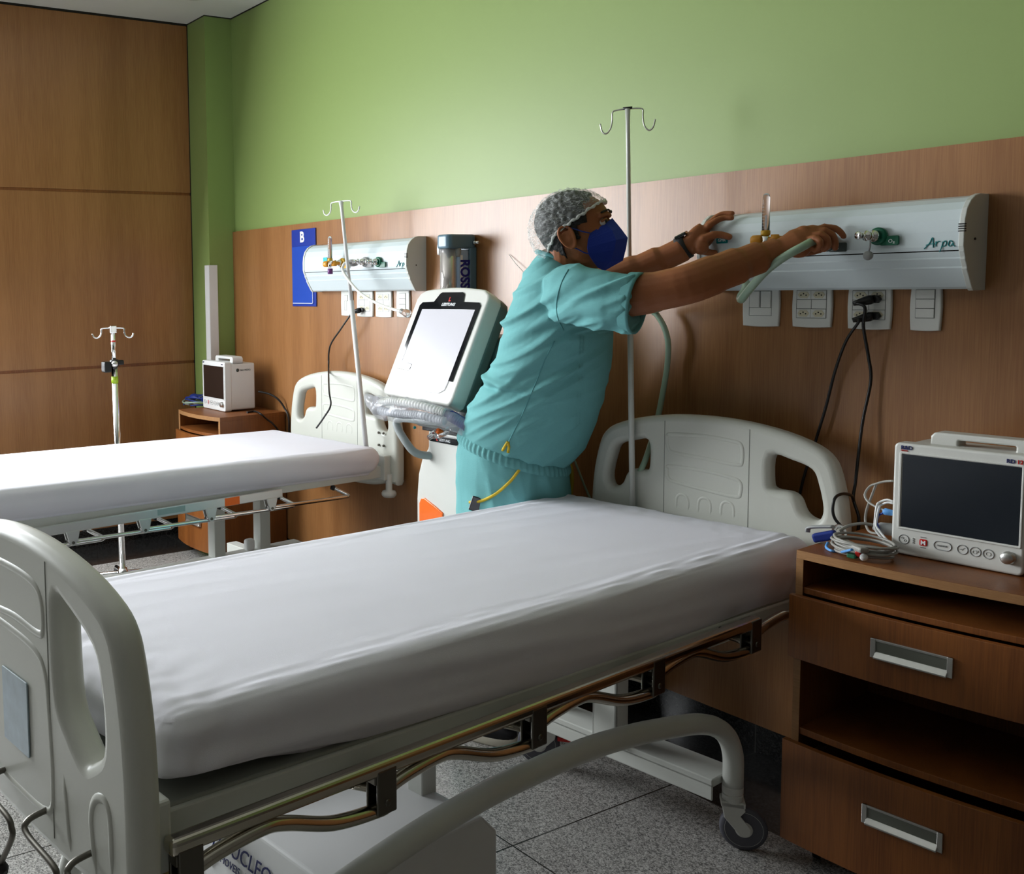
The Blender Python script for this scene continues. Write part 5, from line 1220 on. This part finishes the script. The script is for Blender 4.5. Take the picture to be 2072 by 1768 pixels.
# ---- scrub top
ARM = AY(1140, 655, 2.38)
def ridged(x): return (1-abs(x)*2.2)
PRP = Vector((0.70, 0.714, 0))
def shirt_def(p, n):
    s_ = p.dot(PRP); z = p.z
    # distance from the arm pit in the plane of view
    ds, dz = s_-ARM.dot(PRP), z-ARM.z
    in_sleeve = max(0.0, min(1.0, (ds-0.0)/0.06)) if z > ARM.z-0.03 else 0.0
    # torso folds run from the arm pit down toward the back
    al, ac = -0.86*ds-0.50*dz, -0.50*ds+0.86*dz
    f1 = noise.noise(Vector((ac*20, al*3.2, p.y*2.5)))
    f2 = noise.noise(Vector((ac*42+4, al*5.0, p.y*4)))
    amp = 0.35+0.65*math.exp(-((dz+0.10)/0.20)**2)
    if ds > 0.06: amp *= 0.45
    back = 1.0 if ds < 0.05 else 0.6
    d = (0.0190*max(-0.3, ridged(f1)-0.45)*amp+0.0070*f2*amp)*back
    # sleeve folds run along the sleeve
    al2, ac2 = 0.95*ds+0.28*dz, -0.28*ds+0.95*dz
    g = noise.noise(Vector((ac2*26+7, al2*4.0, 1.5)))
    ds2 = 0.0160*max(-0.3, ridged(g)-0.45)
    d = d*(1-in_sleeve)+ds2*in_sleeve
    # the doubled fold at the small of the back
    fz = 0.50*(ds+0.20)*0.6
    d += 0.016*math.exp(-((dz+0.205+fz*0.6)/0.012)**2)*math.exp(-((ds+0.20)/0.09)**2)
    d -= 0.010*math.exp(-((dz+0.228+fz*0.6)/0.010)**2)*math.exp(-((ds+0.20)/0.10)**2)
    return p+n*d
t_ = MB(); t_.rings([body_ring(L, R, Y, bb, Fdir(i), 0.0)[0] for i, (L, R, Y, bb) in enumerate(SH)])
t_.tube(smooth([SR+Vector((-0.10, 0.10, 0.02)), SR+Vector((-0.02, 0.01, 0.012)), AY(1205, 604, 2.36), AY(1250, 609, 2.375), AY(1283, 613, 2.39)], 5), [0.080]*5+[0.090]*5+[0.0885]*5+[0.0865]*5+[0.0865], 28, flat=0.82)
t_.tube(smooth([SLL+Vector((-0.03, -0.06, 0.03)), SLL, AY(1165, 585, 2.655), AY(1215, 572, 2.675)], 5), [0.080]*16, 24, flat=0.85)
top = remeshed(t_, 'scrub_top', 'scrubs', 0.0050, person, 4, shirt_def)
from mathutils.bvhtree import BVHTree
def cloth_hit(o):
    bv = BVHTree.FromPolygons([v.co for v in o.data.vertices], [p.vertices for p in o.data.polygons])
    def hit(x, y, off=0.001):
        d = ray(x, y).normalized(); h = bv.ray_cast(C0-PO, d)
        if h[0] is None: return None
        n = h[1] if h[1].dot(d) < 0 else -h[1]
        return h[0]+n*off
    return hit
top_hit = cloth_hit(top)
# sleeve opening, hem edge, neckline, side seam, yellow slit trim
E0, E1 = AY(1250, 609, 2.375), AY(1283, 613, 2.39); ed = (E1-E0).normalized()
def hoop(c, ax, ra, rb, up=(0, 0, 1), n=40):
    ax = Vector(ax).normalized(); u = Vector(up); u = (u-ax*u.dot(ax)).normalized(); w_ = ax.cross(u)
    return [Vector(c)+u*ra*math.cos(2*PI*j/n)+w_*rb*math.sin(2*PI*j/n) for j in range(n)]
def rel(P): return [Vector(p)-PO for p in P]
cuff = MB(); rs = [hoop(E1-ed*0.02, ed, 0.0875, 0.073), hoop(E1+ed*0.004, ed, 0.0895, 0.075), hoop(E1+ed*0.013, ed, 0.0895, 0.075), hoop(E1+ed*0.013, ed, 0.083, 0.069), hoop(E1+ed*0.002, ed, 0.081, 0.067)]
cuff.rings([rel(r) for r in rs], cap=False); cuff.build('sleeve_hem', 'scrubs', top)
nk_ = body_ring((1088, 508), (1168, 540), 2.475, 0.090, Fdir(12))[0]
MB().tube(rel(nk_), 0.0075, 8, closed=True).build('neckline', 'scrubs_seam', top)
sl = []
def on_side(x, y, i):       # point on the right flank of the top at picture height i
    ring, mid = body_ring(*SH[i][:2], SH[i][2], SH[i][3], Fdir(i))
    Fh = Fdir(i).normalized(); Rv = Vector((Fh.y, -Fh.x, 0))
    best = min(ring, key=lambda p: 1e9 if (p-mid).dot(Rv) < 0 else abs((CX+FPX*sum(RW[0][k]*(p-C0)[k] for k in range(3))/dep(p))-x))
    return best+Rv*0.002
sx = [(1024, 905, 0), (1036, 880, 1), (1056, 840, 2), (1072, 803, 3), (1088, 765, 4), (1104, 725, 5), (1122, 690, 6)]
MB().tube([p for p in [top_hit(*q[:2], 0.0) for q in [(v.x, v.y) for v in smooth([(a, b_, 0) for a, b_, _ in sx], 10)]] if p], 0.0019, 6).build('side_seam', 'scrubs_seam', top)
MB().tube([p for p in [top_hit(v.x, v.y, 0.0) for v in smooth([(1150, 545, 0), (1137, 570, 0), (1127, 605, 0), (1128, 640, 0), (1140, 668, 0)], 8)] if p], 0.0022, 6).build('armhole_seam', 'scrubs_seam', top)
ss = [AY(1148, 560, 2.40), AY(1133, 600, 2.335), AY(1131, 640, 2.32), AY(1142, 665, 2.325)]
q0 = on_side(1024, 905, 0); q1_ = on_side(1032, 885, 1)
yt = MB()
for q_ in ([(1028, 893), (1022, 902), (1017, 911)], [(1028, 893), (1030, 904), (1028, 915)]):
    yt.tube([p for p in [top_hit(x, y, 0.001) or cloth_hit(top)(x, y-6, 0.001) for x, y in q_] if p], 0.0048, 6)
yt.build('slit_trim', 'yellow_trim', top)

# ---- scrub trousers
tr = MB()
tr.rings([body_ring(L, R, Y, bb, (0.80, 0.60, 0), 0.0)[0] for L, R, Y, bb in [((932, 1075), (1143, 1080), 2.585, 0.18)]+PAN])
for q in (RL, LL): tr.tube(smooth(q[:3], 8), [0.108-0.035*i/16 for i in range(17)], 20)
def tr_def(p, n):
    s_ = p.dot(PRP); w0 = p.z+0.16*(s_-0.0)
    f = noise.noise(Vector((s_*14, p.z*5+s_*6, 3.0))); g = noise.noise(Vector((s_*9-p.z*12, p.z*3, 8)))
    d = 0.013*max(-0.3, ridged(f)-0.4)+0.005*g
    return p+n*d
trs = remeshed(tr, 'scrub_trousers', 'scrubs', 0.0065, person, 3, tr_def)
# gathered elastic waistband
wb = MB()
def wave_ring(L, R, Y, bb, amp, grow):
    ring, mid = body_ring(L, R, Y, bb+grow, (0.80, 0.60, 0), -grow*0.4, n=240)
    out = []
    for j, p in enumerate(ring):
        d = (p-mid); d.z = 0; d.normalize(); out.append(p+d*amp*math.sin(j*1.55))
    return rel(out)
W_ = [((931, 893), (1147, 955), 0.195, 0.000, 0.004), ((930, 888), (1147, 951), 0.195, 0.0028, 0.008), ((930, 882), (1147, 947), 0.194, 0.0032, 0.009), ((932, 876), (1146, 941), 0.193, 0.0032, 0.008), ((934, 870), (1145, 934), 0.191, 0.0028, 0.006), ((937, 866), (1143, 929), 0.190, 0.0, 0.0)]
wb.rings([wave_ring(L, R, 2.577, bb, am, gr) for L, R, bb, am, gr in W_], cap=False); wb.build('waistband', 'scrubs', trs)
pk = []
def tro(x, y):      # point on the camera side of the trousers
    k = max(0, min(1, (1010-y)/100)); L = (928, 1000-90*k); R = (1147, 1012-60*k)
    ring, mid = body_ring(L, R, 2.583, 0.197, (0.80, 0.60, 0)); Rv = Vector((0.6, -0.8, 0))
    def scr(p): q = p-C0; d = dep(p); return (CX+FPX*sum(RW[0][i]*q[i] for i in range(3))/d, CY+FPX*sum(RW[1][i]*q[i] for i in range(3))/d)
    best = min(ring, key=lambda p: 1e9 if (p-mid).dot(Rv) < 0 else abs(scr(p)[0]-x))
    P = AY(x, y, best.y); return P+Rv*0.010
tr_hit = cloth_hit(trs)
pts = [tro(951, 1016), tro(975, 1012), tro(1005, 995), tro(1030, 975), tro(1045, 957), tro(1055, 945)]
MB().tube([p for p in [tr_hit(v.x, v.y, 0.001) for v in smooth([(951, 1016, 0), (975, 1013, 0), (1003, 999, 0), (1030, 976, 0), (1045, 958, 0), (1055, 944, 0)], 8)] if p], 0.0052, 8).build('pocket_trim', 'yellow_trim', trs)
phn = empty('smartphone', tr_hit(968, 1008)+PO, 0, 'dark phone peeking out of the yellow-edged trouser pocket', 'phone')
MB().box(-0.020, 0.020, -0.0035, 0.0035, -0.05, 0.004).build('case', 'black_gloss', phn, bevel=0.003)
MB().box(-0.021, -0.019, -0.004, 0.004, -0.045, 0.002).build('edge', 'aluminium', phn)
phn.rotation_euler = (0.05, 0.30, 0.80)

# ---- hair, cap, mask, face
def shell(cond, off, nth, nph, name, m, parent, rough=0.0, thick=0.0, rel_=True, c=(0, 0, 0.045)):
    vs, idx, fs = [], {}, []
    def vid(i, j):
        j %= nph
        if (i, j) in idx: return idx[(i, j)]
        t, ph = PI*i/nth, 2*PI*j/nph
        d = (math.sin(t)*math.cos(ph), math.sin(t)*math.sin(ph), math.cos(t)); r = hrad(d, c)
        o_ = off(d, r) if callable(off) else off
        if rough: o_ += rough*noise.noise(Vector((d[0]*9, d[1]*9, d[2]*9)))+rough*0.6*noise.noise(Vector((d[0]*24, d[1]*24, d[2]*24)))
        r += o_
        idx[(i, j)] = len(vs); vs.append(hp_(c[0]+d[0]*r, c[1]+d[1]*r, c[2]+d[2]*r)-PO); return idx[(i, j)]
    for i in range(nth):
        for j in range(nph):
            t, ph = PI*(i+0.5)/nth, 2*PI*(j+0.5)/nph
            d = (math.sin(t)*math.cos(ph), math.sin(t)*math.sin(ph), math.cos(t)); r = hrad(d, c)
            if cond(c[0]+d[0]*r, c[1]+d[1]*r, c[2]+d[2]*r): fs.append((vid(i, j), vid(i+1, j), vid(i+1, j+1), vid(i, j+1)))
    mb = MB(); mb.add(vs, fs, True); o = mb.build(name, m, parent)
    if thick: s_ = o.modifiers.new('s', 'SOLIDIFY'); s_.thickness = thick; s_.offset = 0
    return o
def hair_c(a, r, u):
    if a > 0.066-0.3*max(0, 0.10-u)*0: 
        if a > 0.070 or u < 0.085: return False
    if abs(r) > 0.03 and u < 0.03:            # sides: sideburn in front of the ear, nape behind it
        return (-0.001 < a < 0.024 and u > -0.006) or a < -0.026 and u > -0.060
    if u < 0.03: return a < -0.02 and u > -0.062
    return a < 0.052 or u > 0.088
shell(hair_c, 0.0045, 110, 170, 'hair', 'hair', person, 0.003, 0.004)
# brim line of the cap: from the forehead down to the nape
def brim(a): return 0.010+0.070*max(-1, min(1, (a+0.06)/0.165)) + 0.0
def cap_off(d, r):
    back = max(0, -d[0]-0.15)*max(0, 0.75-d[2])
    return 0.011+0.030*back
shell(lambda a, r, u: u > brim(a)-(0.03 if a < -0.03 else 0.0)*min(1, (-0.03-a)/0.05 if a < -0.03 else 0), cap_off, 90, 120, 'hair_net', 'cap_net', person, 0.007)
bp_ = []
for k in range(72):
    ph = 2*PI*k/72
    d0 = Vector((math.cos(ph), math.sin(ph), 0)); best = None
    for i in range(10, 85):
        t = PI*i/90; d = (math.sin(t)*d0.x, math.sin(t)*d0.y, math.cos(t)); r = hrad(d)
        a, rr, u = d[0]*r, d[1]*r, 0.045+d[2]*r
        lim = brim(a)-(0.03*min(1, (-0.03-a)/0.05) if a < -0.03 else 0)
        if u < lim: break
        best = (a+d[0]*0.010, rr+d[1]*0.010, u)
    bp_.append(hp_(best[0], best[1], best[2]+0.0025*math.sin(k*2.1))-PO)
MB().tube(smooth(bp_, 2, True), [0.0042+0.0014*math.sin(i*1.7) for i in range(144)], 8, closed=True).build('hair_net_band', 'net_band', person)
rows = [[(.112, 0, .026), (.094, .030, .014), (.054, .068, -.002)], [(.127, 0, -.010), (.108, .040, -.012), (.043, .0705, -.020)], [(.138, 0, -.040), (.112, .046, -.040), (.036, .0705, -.040)],
        [(.126, 0, -.068), (.100, .046, -.066), (.034, .067, -.058)], [(.110, 0, -.098), (.082, .038, -.093), (.040, .058, -.082)], [(.055, 0, -.112), (.052, .024, -.108), (.045, .040, -.100)]]
mk = MB(); grid = []
for rw in rows:
    full = [(a, -r, u) for a, r, u in rw[:0:-1]]+rw
    sub_ = []
    for i in range(len(full)-1):
        for k in range(3):
            t = k/3; sub_.append(tuple(full[i][q]*(1-t)+full[i+1][q]*t for q in range(3)))
    sub_.append(full[-1]); grid.append(sub_)
g2 = []
for i in range(len(grid)-1):
    for k in range(3):
        t = k/3; g2.append([tuple(grid[i][j][q]*(1-t)+grid[i+1][j][q]*t for q in range(3)) for j in range(len(grid[0]))])
g2.append(grid[-1]); nc = len(g2[0])
mk.add([hp_(*p)-PO for r_ in g2 for p in r_], [(i*nc+j, i*nc+j+1, (i+1)*nc+j+1, (i+1)*nc+j) for i in range(len(g2)-1) for j in range(nc-1)], False)
mo = mk.build('face_mask', 'mask_blue', person); s_ = mo.modifiers.new('s', 'SOLIDIFY'); s_.thickness = 0.0025; s_.offset = 0
for s in (-1, 1):
    MB().tube(rel(smooth([hp_(.056, s*.0700, -.004), hp_(.035, s*.0760, .008), hp_(.018, s*.079, .020), hp_(0.0, s*.086, .030)], 5)), 0.0022, 6).build('mask_strap', 'blue_cable', mo)
    MB().tube(rel(smooth([hp_(.036, s*.0700, -.058), hp_(.024, s*.0730, -.050), hp_(.010, s*.078, -.036), hp_(-.004, s*.084, -.026)], 5)), 0.0022, 6).build('mask_strap', 'blue_cable', mo)
    ey = MB().ball(hp_(.0865, s*.032, .0215)-PO, 0.0125*1.05).build('eye', 'eye_white', person)
    MB().ball(hp_(.0970, s*.0330, .0210)-PO, 0.0062).build('iris', 'black', ey)
    MB().tube(rel(smooth([hp_(.0970, s*.018, .0235), hp_(.0985, s*.031, .0268), hp_(.0885, s*.046, .0225)], 5)), 0.0048, 6).build('eyelid', 'skin', ey)
    MB().tube(rel(smooth([hp_(.1130, s*.012, .0440), hp_(.1105, s*.030, .0500), hp_(.0930, s*.052, .0455)], 5)), [0.0035]*10+[0.002], 6, flat=0.8).build('eyebrow', 'hair', person)
# wrist watch
wt = (AY(1398, 494, 2.80)-AY(1372, 507, 2.785)).normalized(); wc = AY(1384, 501, 2.792)
wm = MB(); wm.rings([rel(hoop(wc+wt*(-0.015), wt, 0.0350, 0.033)), rel(hoop(wc+wt*(-0.014), wt, 0.0405, 0.0385)), rel(hoop(wc+wt*0.013, wt, 0.0385, 0.0365)), rel(hoop(wc+wt*0.014, wt, 0.0340, 0.032))], cap=False)
wch = wm.build('watch_strap', 'rubber', person)
MB().box(-0.019, 0.019, -0.019, 0.019, -0.005, 0.006).build('watch_case', 'black_gloss', wch, bevel=0.004, M=axes(wc+Vector((-0.004, -0.010, 0.040))-PO, wt, (0.7, -0.7, 0)))
# shoes
def shoe(heel, dirv):
    d = Vector(dirv).normalized(); sd = Vector((d.y, -d.x, 0)); h = Vector(heel)
    L = 0.30; fp = []
    for k in range(25):
        t = k/24; w0 = 0.036+0.016*math.sin(PI*min(1, t*0.9+0.25)) if t < 0.93 else 0.036
        fp.append((t, w0))
    def outline(gr=0.0):
        o_ = []; n = 32
        for j in range(n):
            a = 2*PI*j/n; x = L/2-math.cos(a)*(L/2+gr); tt = x/L
            wd = (0.040+0.014*max(0, math.sin(PI*(tt-0.15))))*spow(math.sin(a), 0.7); wd += math.copysign(gr, wd)
            o_.append((x, wd))
        return o_
    def R_(z, gr, s0=1.0, cut=0.0): return [h+d*(x*(1-cut)+0)+sd*(w_*s0)+Vector((0, 0, z)) for x, w_ in outline(gr)]
    s_ = MB(); s_.rings([rel(R_(0.001, -0.002)), rel(R_(0.006, 0.002)), rel(R_(0.026, 0.003)), rel(R_(0.030, 0.0))])
    sole = s_
    u = MB(); u.rings([rel(R_(0.028, -0.002)), rel(R_(0.045, -0.003)), rel(R_(0.062, -0.012, 0.95, 0.10)), rel(R_(0.080, -0.022, 0.85, 0.32)), rel(R_(0.105, -0.026, 0.85, 0.52))])
    up_ = u.build('shoe', 'shoe_black', person); sole.build('shoe_sole', 'shoe_sole', up_)
    tube = MB().tube(rel([h+d*0.075+sd*-0.028+Vector((0, 0, 0.10)), h+d*0.085+sd*0.028+Vector((0, 0, 0.10))]), 0.006).build('shoe_lace', 'shoe_sole', up_)
shoe(Vector((-2.690, 2.245, 0)), (0.95, 0.33, 0))
shoe(Vector((-2.78, 2.60, 0)), (0.95, 0.25, 0))

# ---- hoses around the person
gh = [AY(1662, 484, 2.78), AY(1645, 488, 2.748), AY(1624, 499, 2.708), AY(1600, 512, 2.685), AY(1575, 528, 2.68), AY(1548, 550, 2.70), AY(1525, 575, 2.71), AY(1507, 597, 2.73), AY(1500, 606, 2.75), AY(1499, 600, 2.78), AY(1508, 585, 2.80), AY(1509, 570, 2.81), AY(1500, 555, 2.815),
      AY(1450, 560, 2.84), AY(1390, 590, 2.87), AY(1340, 622, 2.90), AY(1322, 630, 2.91), AY(1330, 638, 2.915), AY(1344, 662, 2.92), AY(1352, 695, 2.925), AY(1350, 740, 2.93), AY(1342, 790, 2.92), AY(1330, 850, 2.89), AY(1316, 900, 2.83), AY(1302, 940, 2.78), AY(1285, 970, 2.765), AY(1266, 990, 2.76), AY(1250, 1003, 2.76)]
tag(MB().tube(smooth(gh, 8), [0.0118]*88+[0.0095]*(27*8+1-88), 12).build('oxygen_hose', 'green_hose'), 'long green ribbed hose held in the right hand, looping behind the arm', 'hose')
cable('yellow_hose', [AY(1146, 905, 2.80), AY(1153, 935, 2.80), AY(1157, 965, 2.80), AY(1155, 1000, 2.80), AY(1150, 1030, 2.80)], 0.008, 'yellow_tube', 'thick yellow hose behind the man at hip height', 'hose')
cable('thin_tube', [AY(1146, 895, 2.84), AY(1162, 930, 2.85), AY(1176, 965, 2.86), AY(1186, 990, 2.87), AY(1200, 1020, 2.88)], 0.0042, 'green_hose', 'thin clear tube slanting down behind the man to the near headboard', 'tube')
